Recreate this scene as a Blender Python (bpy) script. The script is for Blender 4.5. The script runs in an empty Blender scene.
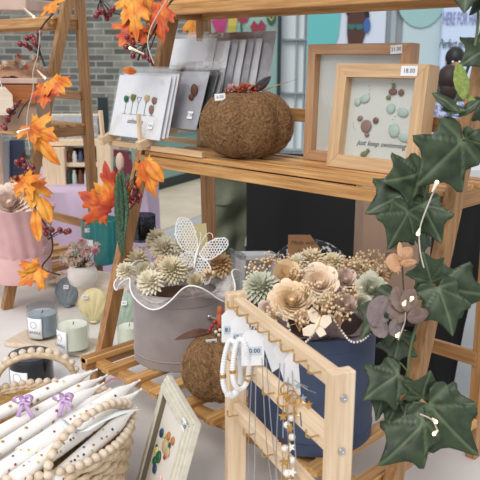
import bpy, math, random
from math import sin, cos, pi, radians, sqrt, atan2
from mathutils import Vector, Matrix, noise
random.seed(7)
SC = bpy.context.scene
COL = SC.collection
V = Vector

# ------------------------------------------------------------ camera, sky, lights, exposure
FPX = 735.92
CF = V((-0.67736765, 0.69642461, -0.23699331)).normalized()
CR = V((0.71604199, 0.69804151, 0.00468204)).normalized()
CU = CR.cross(CF).normalized()
CP = V((1.28292288, -0.85889762, 0.71715556))
cam_d = bpy.data.cameras.new('camera'); cam = bpy.data.objects.new('camera', cam_d); COL.objects.link(cam)
cam_d.sensor_width = 36; cam_d.lens = FPX / 480 * 36; cam_d.clip_start = .02; cam_d.clip_end = 200
m3 = Matrix((CR, CU, -CF)).transposed()
cam.matrix_world = Matrix.Translation(CP) @ m3.to_4x4()
cam_d.dof.use_dof = True; cam_d.dof.focus_distance = 1.35; cam_d.dof.aperture_fstop = 14
SC.camera = cam
W = bpy.data.worlds.new('sky'); SC.world = W; W.use_nodes = True
bg = W.node_tree.nodes['Background']; bg.inputs[0].default_value = (.95, .965, 1, 1); bg.inputs[1].default_value = .98
sd = bpy.data.lights.new('sun', 'SUN'); sd.energy = 2.3; sd.angle = radians(35); sd.color = (1, .96, .9)
so = bpy.data.objects.new('sun', sd); COL.objects.link(so)
so.rotation_euler = V((.3, -.85, .95)).to_track_quat('Z', 'Y').to_euler()
SC.view_settings.view_transform = 'Standard'; SC.view_settings.look = 'None'
SC.view_settings.gamma = 1; SC.view_settings.use_curve_mapping = False
SC.view_settings.exposure = -.2

def at(px, py, d=None, X=None, Y=None, z=None):
    v = CF + CR * ((px - 240) / FPX) - CU * ((py - 240) / FPX)
    if d is not None: t = d
    elif z is not None: t = (z - CP.z) / v.z
    elif Y is not None: t = (Y - CP.y) / v.y
    else: t = (X - CP.x) / v.x
    return CP + v * t

# ------------------------------------------------------------ materials
def lin(h):
    if not isinstance(h, str): return tuple(h) + (1,)
    o = []
    for i in (0, 2, 4):
        c = int(h[i:i + 2], 16) / 255
        o.append(c / 12.92 if c <= .04045 else ((c + .055) / 1.055) ** 2.4)
    return tuple(o) + (1,)
def newmat(name):
    m = bpy.data.materials.new(name); m.use_nodes = True
    nt = m.node_tree; b = nt.nodes['Principled BSDF']
    return m, nt, b
def ramp(nt, fac, stops):
    r = nt.nodes.new('ShaderNodeValToRGB'); e = r.color_ramp.elements
    while len(e) < len(stops): e.new(.5)
    for i, (p, c) in enumerate(stops): e[i].position = p; e[i].color = lin(c)
    nt.links.new(fac, r.inputs[0]); return r.outputs[0]
def coords(nt, scale=(1, 1, 1), kind='Object', rot=(0, 0, 0)):
    t = nt.nodes.new('ShaderNodeTexCoord'); mp = nt.nodes.new('ShaderNodeMapping')
    mp.inputs['Scale'].default_value = scale; mp.inputs['Rotation'].default_value = rot
    nt.links.new(t.outputs[kind], mp.inputs[0]); return mp.outputs[0]
def noise_n(nt, vec, s, det=3, rough=.5):
    n = nt.nodes.new('ShaderNodeTexNoise'); n.inputs['Scale'].default_value = s
    n.inputs['Detail'].default_value = det; n.inputs['Roughness'].default_value = rough
    nt.links.new(vec, n.inputs['Vector']); return n.outputs[0]
def bump(nt, b, h, strength=.3, dist=.002):
    n = nt.nodes.new('ShaderNodeBump'); n.inputs['Strength'].default_value = strength
    n.inputs['Distance'].default_value = dist
    nt.links.new(h, n.inputs['Height']); nt.links.new(n.outputs[0], b.inputs['Normal'])
def plain(name, c, rough=.6, metal=0, c2=None, ns=40, bmp=0, bs=200, sheen=0, sss=0, spec=.5, trans=0, coat=0):
    m, nt, b = newmat(name); vec = coords(nt)
    b.inputs['Roughness'].default_value = rough; b.inputs['Metallic'].default_value = metal
    b.inputs['Specular IOR Level'].default_value = spec
    b.inputs['Transmission Weight'].default_value = trans
    b.inputs['Coat Weight'].default_value = coat
    if sheen: b.inputs['Sheen Weight'].default_value = sheen
    if sss:
        b.inputs['Subsurface Weight'].default_value = sss; b.inputs['Subsurface Radius'].default_value = (.01, .008, .006)
        b.inputs['Subsurface Scale'].default_value = 1
    nt.links.new(ramp(nt, noise_n(nt, vec, ns), [(.35, c), (.68, c2 or c)]), b.inputs['Base Color'])
    if bmp: bump(nt, b, noise_n(nt, vec, bs, 4), bmp)
    return m
def wood(name, dark, light, axis, rough=.5, sc=1):
    m, nt, b = newmat(name); s = [150 * sc] * 3; s['xyz'.index(axis)] = 7 * sc
    vec = coords(nt, tuple(s)); n1 = noise_n(nt, vec, 1, 5, .6)
    oi = nt.nodes.new('ShaderNodeObjectInfo')
    mix = nt.nodes.new('ShaderNodeMath'); mix.operation = 'MULTIPLY_ADD'
    nt.links.new(oi.outputs['Random'], mix.inputs[0]); mix.inputs[1].default_value = .16; nt.links.new(n1, mix.inputs[2])
    nt.links.new(ramp(nt, mix.outputs[0], [(.32, dark), (.78, light)]), b.inputs['Base Color'])
    b.inputs['Roughness'].default_value = rough
    bump(nt, b, n1, .25, .001); return m
def clear(name, tint='ffffff', alpha=.25, rough=.08):
    m, nt, b = newmat(name); out = nt.nodes['Material Output']
    tr = nt.nodes.new('ShaderNodeBsdfTransparent'); tr.inputs[0].default_value = lin(tint)
    gl = nt.nodes.new('ShaderNodeBsdfGlossy'); gl.inputs['Roughness'].default_value = rough
    lw = nt.nodes.new('ShaderNodeLayerWeight'); lw.inputs[0].default_value = .5
    fr = nt.nodes.new('ShaderNodeMath'); fr.operation = 'POWER'; nt.links.new(lw.outputs['Facing'], fr.inputs[0]); fr.inputs[1].default_value = 4
    mx = nt.nodes.new('ShaderNodeMixShader'); ad = nt.nodes.new('ShaderNodeMath'); ad.operation = 'MULTIPLY_ADD'
    nt.links.new(fr.outputs[0], ad.inputs[0]); ad.inputs[1].default_value = .8; ad.inputs[2].default_value = alpha * .3
    nt.links.new(ad.outputs[0], mx.inputs[0]); nt.links.new(tr.outputs[0], mx.inputs[1]); nt.links.new(gl.outputs[0], mx.inputs[2])
    nt.links.new(mx.outputs[0], out.inputs[0])
    vec = coords(nt); bn = nt.nodes.new('ShaderNodeBump'); bn.inputs['Strength'].default_value = .5; bn.inputs['Distance'].default_value = .003
    nt.links.new(noise_n(nt, vec, 40), bn.inputs['Height']); nt.links.new(bn.outputs[0], gl.inputs['Normal'])
    return m
def gauze(name, c, alpha):
    m, nt, b = newmat(name); b.inputs['Base Color'].default_value = lin(c); b.inputs['Roughness'].default_value = .8
    vec = coords(nt)
    r = ramp(nt, noise_n(nt, vec, 90), [(.3, (alpha - .15,) * 3), (.7, (alpha + .15,) * 3)])
    nt.links.new(r, b.inputs['Alpha']); return m
def emit(name, c, s):
    m, nt, b = newmat(name); b.inputs['Base Color'].default_value = lin(c)
    b.inputs['Emission Color'].default_value = lin(c); b.inputs['Emission Strength'].default_value = s; return m

M = {}
for ax in 'xyz':
    M['pine' + ax] = wood('stained_pine_' + ax, '77502c', 'bd8e5c', ax)
    M['lpine' + ax] = wood('raw_pine_' + ax, 'c8a884', 'e8d2b4', ax, .6)
    M['slat' + ax] = wood('slat_pine_' + ax, '94602c', 'e0b072', ax, .45)
    M['oak' + ax] = wood('frame_oak_' + ax, 'bd966c', 'e2c49e', ax, .5)
    M['doak' + ax] = wood('dark_frame_oak_' + ax, 'a07654', 'caa07a', ax, .5)
M['cloth'] = plain('white_tablecloth', 'd6d2cf', .85, c2='dedbd8', ns=5, bmp=.15, bs=600)
M['white'] = plain('white_paper', 'e9ebf0', .6, c2='eff0f4')
M['offw'] = plain('off_white', 'e6e2da', .7)
M['grey_card'] = plain('grey_card', 'a9aab2', .6, c2='b8b8c0')
M['dark_card'] = plain('dark_card', '3a403e', .6)
M['ink'] = plain('black_ink', '23232a', .6)
M['greyink'] = plain('grey_ink', '6e7078', .6)
M['film'] = clear('cellophane', 'ffffff', .7, .12)
M['glass'] = clear('clear_glass', 'fdfefe', .15, .03)
M['frost'] = clear('green_glass', 'fbfdfb', .2, .1)
M['blueglass'] = clear('smoky_glass', 'eceff2', .2, .08)
M['darkglass'] = clear('dark_glass', 'a6adb8', .2, .08)
M['brass'] = plain('brass', 'd6b878', .35, 1)
M['steel'] = plain('steel', 'bdbdc0', .3, 1)
M['gold'] = plain('gold', 'd9a860', .25, 1)
M['pearl'] = plain('pearl', 'efe7df', .15, 0, coat=.6)
M['ivy'] = None
M['greyhat'] = plain('grey_felt', '8a807f', .8, c2='948a88', ns=25, sheen=.3, bmp=.1, bs=700)
M['greyhat2'] = plain('grey_felt_edge', '9b9190', .7)
M['navy'] = plain('navy_paperboard', '35435f', .55, c2='3e4c6a', ns=20)
M['tulle'] = gauze('white_tulle', 'e8e4e2', .38)
M['mauvetulle'] = gauze('mauve_tulle', '8f7f80', .62)
M['whitewire'] = plain('white_wire', 'f2f2f4', .4)
M['cream'] = plain('cream_petal', 'e3d9c0', .7, c2='efe8d6', ns=60, sss=.2)
M['cream2'] = plain('ecru_petal', 'd8ccab', .75, c2='e6dcc2', ns=60)
M['peach'] = plain('peach_petal', 'f5dcc0', .6, c2='f9e8d6', ns=30, sss=.3)
M['peach2'] = plain('apricot_petal', 'f4d8b2', .6, c2='f7e4c8', ns=30, sss=.3)
M['palepink'] = plain('pale_pink_petal', 'e2cbbd', .65, c2='ead8cc', ns=30, sss=.2)
M['sage'] = plain('sage_petal', 'bfc0aa', .75, c2='d4d4c2', ns=80)
M['beige'] = plain('beige_bud', 'd8ba94', .7, c2='e6cfae', ns=80)
M['tan'] = plain('tan_dried', 'b48f66', .8, c2='caa77e', ns=80)
M['twig'] = plain('dark_twig', '3a2622', .7)
M['gtwig'] = plain('green_stem', '5d6b45', .6)
M['berry'] = plain('red_berry', '6d0f1a', .2, c2='8a1722', ns=60, coat=.5)
M['hberry'] = plain('red_seed', '9c2f26', .5)
M['feather'] = plain('brown_feather', '5b3a2a', .7)
M['dkfeather'] = plain('dark_feather', '2b2422', .6)
M['orange'] = plain('orange_dried', 'a5583a', .8, c2='b86a44')
M['kraft'] = plain('kraft_card', 'a67b56', .8, c2='b08560', ns=15)
M['kraft2'] = plain('kraft_box', 'a38672', .8, c2='ae917c', ns=10)
M['kpaper'] = plain('kraft_paper', '9c7256', .75, c2='b18668', ns=20)
M['kpink'] = plain('pinkish_paper', 'c0a395', .75, c2='cdb2a4', ns=20)
M['black'] = plain('black_cloth', '030305', .9, c2='060609', ns=6)
M['olive'] = plain('olive_cotton', '585c4a', .85, c2='676b5a', ns=12, bmp=.3, bs=30)
M['lilac'] = plain('lilac_cloth', 'b7a0b6', .85, c2='c0aabf', ns=4)
M['pinkish'] = plain('pink_fabric', 'cb9fa0', .7, c2='d7aeae', ns=14, bmp=.2, bs=30)
M['pinkpet'] = plain('dusty_pink_petal', 'dcb6b0', .7, c2='e8cac2', ns=60)
M['rosepet'] = plain('rose_pink_petal', 'b0607a', .7, c2='c47e90', ns=60)
M['wax'] = plain('white_wax', 'f3f1ee', .35, sss=.15, c2='f7f5f2')
M['waxblue'] = plain('blue_wax', '77838c', .45, c2='828e97', sss=.1)
M['waxyellow'] = plain('yellow_wax', 'd9cb98', .45, c2='e2d5a6', sss=.2)
M['waxgreen'] = plain('green_wax', '9cae9e', .45, c2='a8baaa', sss=.2)
M['waxmint'] = plain('pale_green_wax', 'edeee2', .4, sss=.2)
M['waxgrey'] = plain('blue_grey_wax', 'c2ccd2', .4, sss=.2)
M['waxdark'] = plain('slate_wax', '3f4b5a', .4)
M['teal'] = plain('teal_glass', '2d7f80', .15, c2='35898a', coat=.5)
M['tealwax'] = plain('teal_wax', '8cc2ba', .4)
M['ceramic'] = plain('white_ceramic', 'dcd6d0', .3, c2='e4dfda', bmp=.2, bs=60)
M['straw'] = plain('straw', 'c0a888', .8, c2='dccab0', ns=120, bmp=.6, bs=250)
M['strawin'] = plain('dark_straw', '8f6c3a', .85, c2='b18c52', ns=90, bmp=.8, bs=200)
M['bead'] = wood('wooden_bead', 'cdb79f', 'e6d8c6', 'x', .5)
M['lribbon'] = plain('lilac_ribbon', 'bf98cc', .3, c2='d4b4de', ns=30)
M['wribbon'] = plain('white_ribbon', 'e2e8ea', .3)
M['pribbon'] = plain('pink_ribbon', 'c27a92', .4)
M['creamframe'] = plain('cream_painted_wood', 'c9c4b2', .6, c2='d8d4c6', ns=90, bmp=.2, bs=150)
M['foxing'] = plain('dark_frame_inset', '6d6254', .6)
M['whiteframe'] = plain('white_painted_wood', 'c6c8ca', .5)
M['jewel'] = plain('white_heishi', 'e6e7ea', .45)
M['mat'] = plain('pale_mat_board', 'd0d0ca', .7)
M['seaglass'] = plain('sea_glass', 'a3b8ae', .35, c2='b2c6bc', ns=70)
M['amber'] = plain('amber_pebble', '6b3a1e', .3)
M['brownp'] = plain('brown_pebble', '80594c', .5, c2='8e675a')
M['olivep'] = plain('olive_pebble', '6d6a2e', .4)
M['ggreen'] = plain('green_pebble', '1f5c40', .3); M['gblue'] = plain('blue_pebble', '1c3f66', .3)
M['gyel'] = plain('yellow_pebble', 'c9c26a', .4); M['gred'] = plain('red_bead', 'b3192b', .3)
M['gtan'] = plain('tan_pebble', 'b8a27c', .5); M['gor'] = plain('orange_pebble', 'b87444', .4)
M['skin'] = plain('skin', 'b98a6e', .55, sss=.1); M['dskin'] = plain('dark_skin', '4a2c22', .5)
M['hair'] = plain('dark_brown_hair', '221714', .6, c2='33231c', ns=120); M['bhair'] = plain('black_hair', '0e0c0e', .5)
M['led'] = emit('warm_led', 'ffe2a8', 4)
M['ledcap'] = plain('clear_led_cap', 'e9dfc8', .3)
M['wirew'] = plain('pale_wire', 'c6bcae', .4)
M['velvet'] = plain('dark_green_glitter', '1f3a2a', .5, c2='4a6a4a', ns=260, bmp=.8, bs=300)
M['eucm'] = plain('mauve_leaf', '6b5850', .55, c2='806b60', ns=60); M['eucp'] = plain('peach_leaf', 'b98c68', .6, c2='c79c78', ns=50)
M['lime'] = plain('lime_green_leaf', '6f8038', .6, c2='8a9a4c', ns=200)
M['stone'] = plain('cream_paving', 'b5aa98', .9, c2='c2b8a6', ns=3)
M['asphalt'] = plain('dark_channel', '4c504e', .9, c2='5a5e5c', ns=6)
M['kerb'] = plain('grey_kerb', '9a9ea0', .9, c2='a5a9aa', ns=6)
M['ground'] = plain('grey_paving', '8c9092', .9, c2='989c9e', ns=2)
M['panel'] = plain('white_panel', 'dfe6ea', .5); M['panelgap'] = plain('panel_joint', '9aa6ab', .6)
M['tealglass'] = plain('teal_shop_glass', '7fa39d', .15, c2='8fb2aa', ns=1.5, coat=.3)
M['dkframe'] = plain('dark_window_frame', '1f2b2e', .4)
M['poster'] = plain('pale_poster', 'c8d3e2', .5); M['posterteal'] = plain('poster_teal', '5fb3b4', .5)
M['poster2'] = plain('pale_teal_poster', 'b4c8cd', .5); M['postergrey'] = plain('grey_pillar', '8d949a', .6)
M['postteal2'] = plain('poster_sea_green', '93b9b9', .5); M['sign'] = plain('white_sign', 'c4d6f0', .4)
M['signtx'] = plain('lilac_grey_letters', '8484b4', .5)
M['pg_pink'] = plain('magenta_print', 'a8336c', .5); M['pg_red'] = plain('red_print', '8e2a44', .5)
M['pg_yel'] = plain('yellow_print', 'b9a94a', .5); M['pg_grn'] = plain('dark_green_print', '1f5a45', .5)
M['pg_dk'] = plain('dark_print', '1a2420', .5)
M['headph'] = plain('blue_headphones', '3b5f9c', .4)
M['lens'] = plain('teal_sunglasses', '2f6a68', .2)
M['bluecanvas'] = plain('blue_canvas', '44506e', .7); M['redwood'] = plain('red_brown_panel', '6d4636', .7)
M['terracotta'] = wood('orange_crate_wood', '8a4f22', 'a86430', 'x')
M['paleblue'] = plain('pale_blue_wood', 'a3aab6', .6); M['lettering'] = plain('brown_stamp', '54463c', .7)

def mk_ivy():
    m, nt, b = newmat('ivy_leaf'); tc = nt.nodes.new('ShaderNodeUVMap')
    a = nt.nodes.new('ShaderNodeVertexColor'); a.layer_name = 'vein'
    n = noise_n(nt, coords(nt), 60, 4)
    base = ramp(nt, n, [(.3, '1a2816'), (.75, '36482a')])
    mx = nt.nodes.new('ShaderNodeMix'); mx.data_type = 'RGBA'
    nt.links.new(a.outputs[0], mx.inputs[0]); nt.links.new(base, mx.inputs[6]); mx.inputs[7].default_value = lin('7f9270')
    nt.links.new(mx.outputs[2], b.inputs['Base Color']); b.inputs['Roughness'].default_value = .5
    bump(nt, b, n, .4, .001); return m
def mk_maple(name, c0, c1, c2):
    m, nt, b = newmat(name); a = nt.nodes.new('ShaderNodeVertexColor'); a.layer_name = 'vein'
    g = nt.nodes.new('ShaderNodeTexCoord')
    n = noise_n(nt, coords(nt, kind='Object'), 26, 3)
    base = ramp(nt, n, [(.36, c0), (.5, c1), (.66, c2)])
    mx = nt.nodes.new('ShaderNodeMix'); mx.data_type = 'RGBA'
    nt.links.new(a.outputs[0], mx.inputs[0]); nt.links.new(base, mx.inputs[6]); mx.inputs[7].default_value = lin('7a2c14')
    nt.links.new(mx.outputs[2], b.inputs['Base Color']); b.inputs['Roughness'].default_value = .55
    b.inputs['Subsurface Weight'].default_value = .15; b.inputs['Subsurface Radius'].default_value = (.004, .002, .001)
    return m
M['ivy'] = mk_ivy()
M['maple'] = mk_maple('orange_maple', 'cf6418', 'e08a24', 'eaa83c')
M['maplered'] = mk_maple('red_maple', 'b43a24', 'd4601e', 'e4982e')
def mk_brick():
    m, nt, b = newmat('grey_brick'); vec = coords(nt, (1, 1, 1), rot=(radians(90), 0, 0))
    br = nt.nodes.new('ShaderNodeTexBrick'); nt.links.new(vec, br.inputs[0])
    for k, v in (('Scale', 1), ('Brick Width', .23), ('Row Height', .079), ('Mortar Size', .009), ('Bias', -.1)): br.inputs[k].default_value = v
    br.inputs['Color1'].default_value = lin('8c8c84'); br.inputs['Color2'].default_value = lin('565855'); br.inputs['Mortar'].default_value = lin('a3a39d')
    n = noise_n(nt, coords(nt), 5, 4)
    mx = nt.nodes.new('ShaderNodeMix'); mx.data_type = 'RGBA'; mx.blend_type = 'MULTIPLY'; mx.inputs[0].default_value = .5
    nt.links.new(br.outputs[0], mx.inputs[6]); nt.links.new(ramp(nt, n, [(.3, '9a9a98'), (.7, 'ffffff')]), mx.inputs[7])
    nt.links.new(mx.outputs[2], b.inputs['Base Color']); b.inputs['Roughness'].default_value = .95
    bump(nt, b, br.outputs['Fac'], .4, -.01); return m
M['brick'] = mk_brick()
def mk_fibre():
    m, nt, b = newmat('coir_fibre'); n = noise_n(nt, coords(nt, (1, 1, 1)), 160, 6, .75)
    nt.links.new(ramp(nt, n, [(.34, '4a3420'), (.52, '82603e'), (.72, 'ae8a60')]), b.inputs['Base Color'])
    b.inputs['Roughness'].default_value = .95; bump(nt, b, n, .9, .004); return m
M['coir'] = mk_fibre(); M['strand'] = plain('coir_strand', '8e6a46', .9, c2='b08c62', ns=150)
def mk_floral(name, a, c, s, lo=.5, hi=.56):
    m, nt, b = newmat(name); n = noise_n(nt, coords(nt), s, 2)
    nt.links.new(ramp(nt, n, [(lo, a), (hi, c)]), b.inputs['Base Color']); b.inputs['Roughness'].default_value = .8; return m
M['bwfloral'] = mk_floral('black_white_floral', '0c0c10', 'd6d6d8', 55, .53, .57)
M['shirt'] = mk_floral('blue_floral_shirt', '59648e', 'b8bed6', 30, .45, .6)

# ------------------------------------------------------------ mesh builder
ROOTM = {}
class MB:
    def __init__(s): s.v = []; s.f = []; s.mi = []; s.cur = 0; s.vc = {}; s.M = None
    def add(s, vs, fs):
        o = len(s.v)
        for p in vs:
            p = V(p); s.v.append(s.M @ p if s.M else p)
        for f in fs: s.f.append([i + o for i in f]); s.mi.append(s.cur)
        return o
    def box(s, c, sz, R=None):
        c = V(c); h = V(sz) / 2; vs = []
        for x in (-1, 1):
            for y in (-1, 1):
                for z in (-1, 1):
                    q = V((x * h.x, y * h.y, z * h.z)); vs.append(c + (R @ q if R else q))
        s.add(vs, [(0, 1, 3, 2), (4, 6, 7, 5), (0, 4, 5, 1), (2, 3, 7, 6), (0, 2, 6, 4), (1, 5, 7, 3)]); return s
    def bar(s, a, b, w, h, up=(0, 0, 1)):
        a = V(a); b = V(b); d = (b - a); L = d.length; d.normalize(); u = V(up)
        x = d.cross(u)
        if x.length < 1e-4: x = d.cross(V((1, 0, 0)))
        x.normalize(); y = x.cross(d)
        R = Matrix((x, d, y)).transposed()
        return s.box((a + b) / 2, (w, L, h), R)
    def tube(s, pts, r, n=6, caps=True):
        pts = [V(p) for p in pts]; k = len(pts); rs = r if isinstance(r, (list, tuple)) else [r] * k
        rings = []; prev = None
        for i, p in enumerate(pts):
            t = (pts[min(i + 1, k - 1)] - pts[max(i - 1, 0)]); t = t.normalized() if t.length > 1e-9 else V((0, 0, 1))
            if prev is None: x = t.orthogonal().normalized()
            else: x = (prev - t * prev.dot(t)); x = x.normalized() if x.length > 1e-6 else t.orthogonal().normalized()
            prev = x; y = t.cross(x)
            rings.append([p + (x * cos(2 * pi * j / n) + y * sin(2 * pi * j / n)) * rs[i] for j in range(n)])
        vs = [q for rg in rings for q in rg]
        fs = [(i * n + j, i * n + (j + 1) % n, (i + 1) * n + (j + 1) % n, (i + 1) * n + j) for i in range(k - 1) for j in range(n)]
        if caps: fs += [tuple(range(n))[::-1], tuple((k - 1) * n + j for j in range(n))]
        s.add(vs, fs); return s
    def lathe(s, prof, n=32, c=(0, 0, 0), f=None, R=None):
        c = V(c); vs = []; k = len(prof)
        for r, z in prof:
            for j in range(n):
                a = 2 * pi * j / n; rr = r * (f(a, z) if f else 1); q = V((rr * cos(a), rr * sin(a), z))
                vs.append(c + (R @ q if R else q))
        fs = [(i * n + j, i * n + (j + 1) % n, (i + 1) * n + (j + 1) % n, (i + 1) * n + j) for i in range(k - 1) for j in range(n)]
        if prof[0][0] > 1e-5: fs.append(tuple(range(n))[::-1])
        if prof[-1][0] > 1e-5: fs.append(tuple((k - 1) * n + j for j in range(n)))
        s.add(vs, fs); return s
    def ball(s, c, r, n=8, sc=(1, 1, 1), R=None):
        m = max(4, n // 2 + 1); c = V(c); vs = [V((0, 0, -r * sc[2]))]
        for i in range(1, m):
            t = pi * i / m - pi / 2
            for j in range(n):
                a = 2 * pi * j / n; vs.append(V((r * cos(t) * cos(a) * sc[0], r * cos(t) * sin(a) * sc[1], r * sin(t) * sc[2])))
        vs.append(V((0, 0, r * sc[2])))
        if R: vs = [R @ q for q in vs]
        fs = [(0, 1 + (j + 1) % n, 1 + j) for j in range(n)]
        fs += [(1 + i * n + j, 1 + i * n + (j + 1) % n, 1 + (i + 1) * n + (j + 1) % n, 1 + (i + 1) * n + j) for i in range(m - 2) for j in range(n)]
        T = len(vs) - 1; b = 1 + (m - 2) * n
        fs += [(b + j, b + (j + 1) % n, T) for j in range(n)]
        s.add([c + q for q in vs], fs); return s
    def grid(s, nu, nv, fn, closeu=False):
        vs = [fn(i / (nu - (0 if closeu else 1)), j / (nv - 1)) for i in range(nu) for j in range(nv)]
        fs = [(i * nv + j, ((i + 1) % nu) * nv + j, ((i + 1) % nu) * nv + j + 1, i * nv + j + 1) for i in range(nu if closeu else nu - 1) for j in range(nv - 1)]
        s.add(vs, fs); return s
    def prism(s, pts, t, Mx=None):
        n = len(pts); A = [V((p[0], p[1], 0)) for p in pts] + [V((p[0], p[1], t)) for p in pts]
        if Mx: A = [Mx @ q for q in A]
        s.add(A, [tuple(range(n))[::-1], tuple(range(n, 2 * n))] + [(i, (i + 1) % n, n + (i + 1) % n, n + i) for i in range(n)]); return s
    def build(s, name, mats, parent=None, smooth=None, bevel=0, solid=0, sub=0, **tags):
        me = bpy.data.meshes.new(name)
        if parent is not None: inv = ROOTM[parent.name].inverted(); org = None; vs = [inv @ p for p in s.v]
        else:
            lo = [min(p[i] for p in s.v) for i in range(3)]; hi = [max(p[i] for p in s.v) for i in range(3)]
            org = V(((lo[0] + hi[0]) / 2, (lo[1] + hi[1]) / 2, lo[2])); vs = [p - org for p in s.v]
        me.from_pydata(vs, [], s.f)
        mats = mats if isinstance(mats, list) else [mats]
        for m in mats: me.materials.append(M[m] if isinstance(m, str) else m)
        me.polygons.foreach_set('material_index', s.mi)
        if s.vc:
            ca = me.color_attributes.new('vein', 'FLOAT_COLOR', 'POINT')
            for i in range(len(vs)):
                c = s.vc.get(i, 0); ca.data[i].color = (c, c, c, 1)
        if smooth is not None:
            me.polygons.foreach_set('use_smooth', [True] * len(me.polygons))
            if smooth < 180: me.set_sharp_from_angle(angle=radians(smooth))
        me.update()
        o = bpy.data.objects.new(name, me); COL.objects.link(o)
        if parent is not None: o.parent = parent; ROOTM[o.name] = ROOTM[parent.name].copy()
        else: o.location = org; ROOTM[o.name] = Matrix.Translation(org)
        if bevel:
            b = o.modifiers.new('bevel', 'BEVEL'); b.width = bevel; b.segments = 2; b.limit_method = 'ANGLE'
        if solid:
            b = o.modifiers.new('solid', 'SOLIDIFY'); b.thickness = solid; b.offset = 0
        if sub:
            b = o.modifiers.new('sub', 'SUBSURF'); b.levels = sub; b.render_levels = sub
        for k, v in tags.items(): o[{'cat': 'category'}.get(k, k)] = v
        return o
def thing(name, loc, label, cat, group=None, rz=0, Mx=None):
    o = bpy.data.objects.new(name, None); COL.objects.link(o); o.empty_display_size = .02
    mw = Mx if Mx else Matrix.Translation(V(loc)) @ Matrix.Rotation(rz, 4, 'Z')
    o.matrix_world = mw; ROOTM[o.name] = mw.copy(); o['label'] = label; o['category'] = cat
    if group: o['group'] = group
    return o
def dup(root, mat, label=None, group=None):
    r = root.copy(); COL.objects.link(r); r.matrix_world = mat; ROOTM[r.name] = mat.copy()
    if label: r['label'] = label
    if group: r['group'] = group
    for ch in list(root.children):
        c = ch.copy(); COL.objects.link(c); c.parent = r
        for g in list(ch.children):
            d = g.copy(); COL.objects.link(d); d.parent = c
    return r
def struct(mb, name, mat, **k): return mb.build(name, mat, kind='structure', **k)
def basis(o, x, y=None, z=None):
    x = V(x).normalized()
    if z is None: y = V(y); z = x.cross(y).normalized(); y = z.cross(x)
    else: z = V(z); y = z.cross(x).normalized(); z = x.cross(y)
    m = Matrix((x, y, z)).transposed().to_4x4(); m.translation = V(o); return m
def text(s, size, Mx, mat, parent, name='lettering', shear=0, sx=1, th=.0002):
    cu = bpy.data.curves.new('t', 'FONT'); cu.body = s; cu.size = size; cu.shear = shear; cu.extrude = th; cu.align_x = 'CENTER'; cu.align_y = 'CENTER'; cu.resolution_u = 2
    o = bpy.data.objects.new('t', cu); COL.objects.link(o); bpy.context.view_layer.update()
    me = bpy.data.meshes.new_from_object(o.evaluated_get(bpy.context.evaluated_depsgraph_get()))
    bpy.data.objects.remove(o); bpy.data.curves.remove(cu)
    mb = MB(); mb.add([Mx @ V((v.co.x * sx, v.co.y, v.co.z)) for v in me.vertices], [tuple(p.vertices) for p in me.polygons])
    bpy.data.meshes.remove(me)
    return mb.build(name, mat, parent)
def tag_on(parent, Mx, w, h, s, name='price_tag'):
    """a small white sticker in the xy plane of Mx with a printed price"""
    b = MB(); b.M = Mx; b.box((0, 0, .0004), (w, h, .0008)); o = b.build(name, 'white', parent)
    text(s, h * .62, Mx @ Matrix.Translation((0, 0, .0009)), 'ink', o, 'printed_price')
    return o
def smooth_path(pts, k=6):
    pts = [V(p) for p in pts]; out = []
    for i in range(len(pts) - 1):
        p0 = pts[max(i - 1, 0)]; p1 = pts[i]; p2 = pts[i + 1]; p3 = pts[min(i + 2, len(pts) - 1)]
        for j in range(k):
            t = j / k
            out.append(.5 * ((2 * p1) + (p2 - p0) * t + (2 * p0 - 5 * p1 + 4 * p2 - p3) * t * t + (3 * p1 - p0 - 3 * p2 + p3) * t ** 3))
    out.append(pts[-1]); return out
def turb(p, s, a): return (noise.noise_vector(V(p) * s)) * a

# ============================================================ SETTING
GZ = -.78
b = MB(); b.box((-3, 3, GZ - .05), (30, 30, .1)); struct(b, 'floor', 'ground')
# paving bands running along the kerb line seen under the shelf
g0 = at(165, 190, z=GZ); g1 = at(203, 179, z=GZ); gd = (g1 - g0).normalized(); gn = V((gd.y, -gd.x, 0))
if gn.dot(CP - g0) < 0: gn = -gn
def strip(name, mat, y0, y1, h):
    b = MB(); a = g0 - gd * 6 + gn * y0; c = g0 + gd * 9 + gn * y0
    e = gn * (y1 - y0); b.add([a, c, c + e, a + e] + [q + V((0, 0, h)) for q in (a, c, c + e, a + e)],
        [(0, 1, 2, 3), (4, 7, 6, 5), (0, 4, 5, 1), (1, 5, 6, 2), (2, 6, 7, 3), (3, 7, 4, 0)]); return struct(b, name, mat)
strip('trim_1', 'stone', 0, 1.15, .03)
strip('trim_2', 'kerb', 1.15, 1.75, .025)
strip('trim_3', 'asphalt', 1.75, 2.1, .012)
# brick wall and shop front, both facing the stall
FW = V((CF.x, CF.y, 0)).normalized(); RW = V((CR.x, CR.y, 0)).normalized()
def wallpt(u, dist, z): return V((CP.x, CP.y, 0)) + FW * dist + RW * u + V((0, 0, z))
def wx(px, dist): return (px - 240) / FPX * dist
def wbox(name, mat, px0, px1, z0, z1, dist, th=.1, **k):
    b = MB(); b.M = basis(wallpt(0, dist, 0), RW, None, (0, 0, 1)) ; x0, x1 = wx(px0, dist), wx(px1, dist)
    b.box(((x0 + x1) / 2, th / 2, (z0 + z1) / 2), (x1 - x0, th, z1 - z0))
    return b
BR = basis(wallpt(0, 9.6, 0), RW, None, (0, 0, 1))
bm_ = MB(); bm_.box((wx(-120, 9.6) / 2 + wx(212, 9.6) / 2, .15, 1.3), (wx(212, 9.6) - wx(-120, 9.6), .3, 4.2))
w = struct(bm_, 'wall_left', 'brick'); w.matrix_world = BR @ Matrix.Translation(w.location); 
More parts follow.
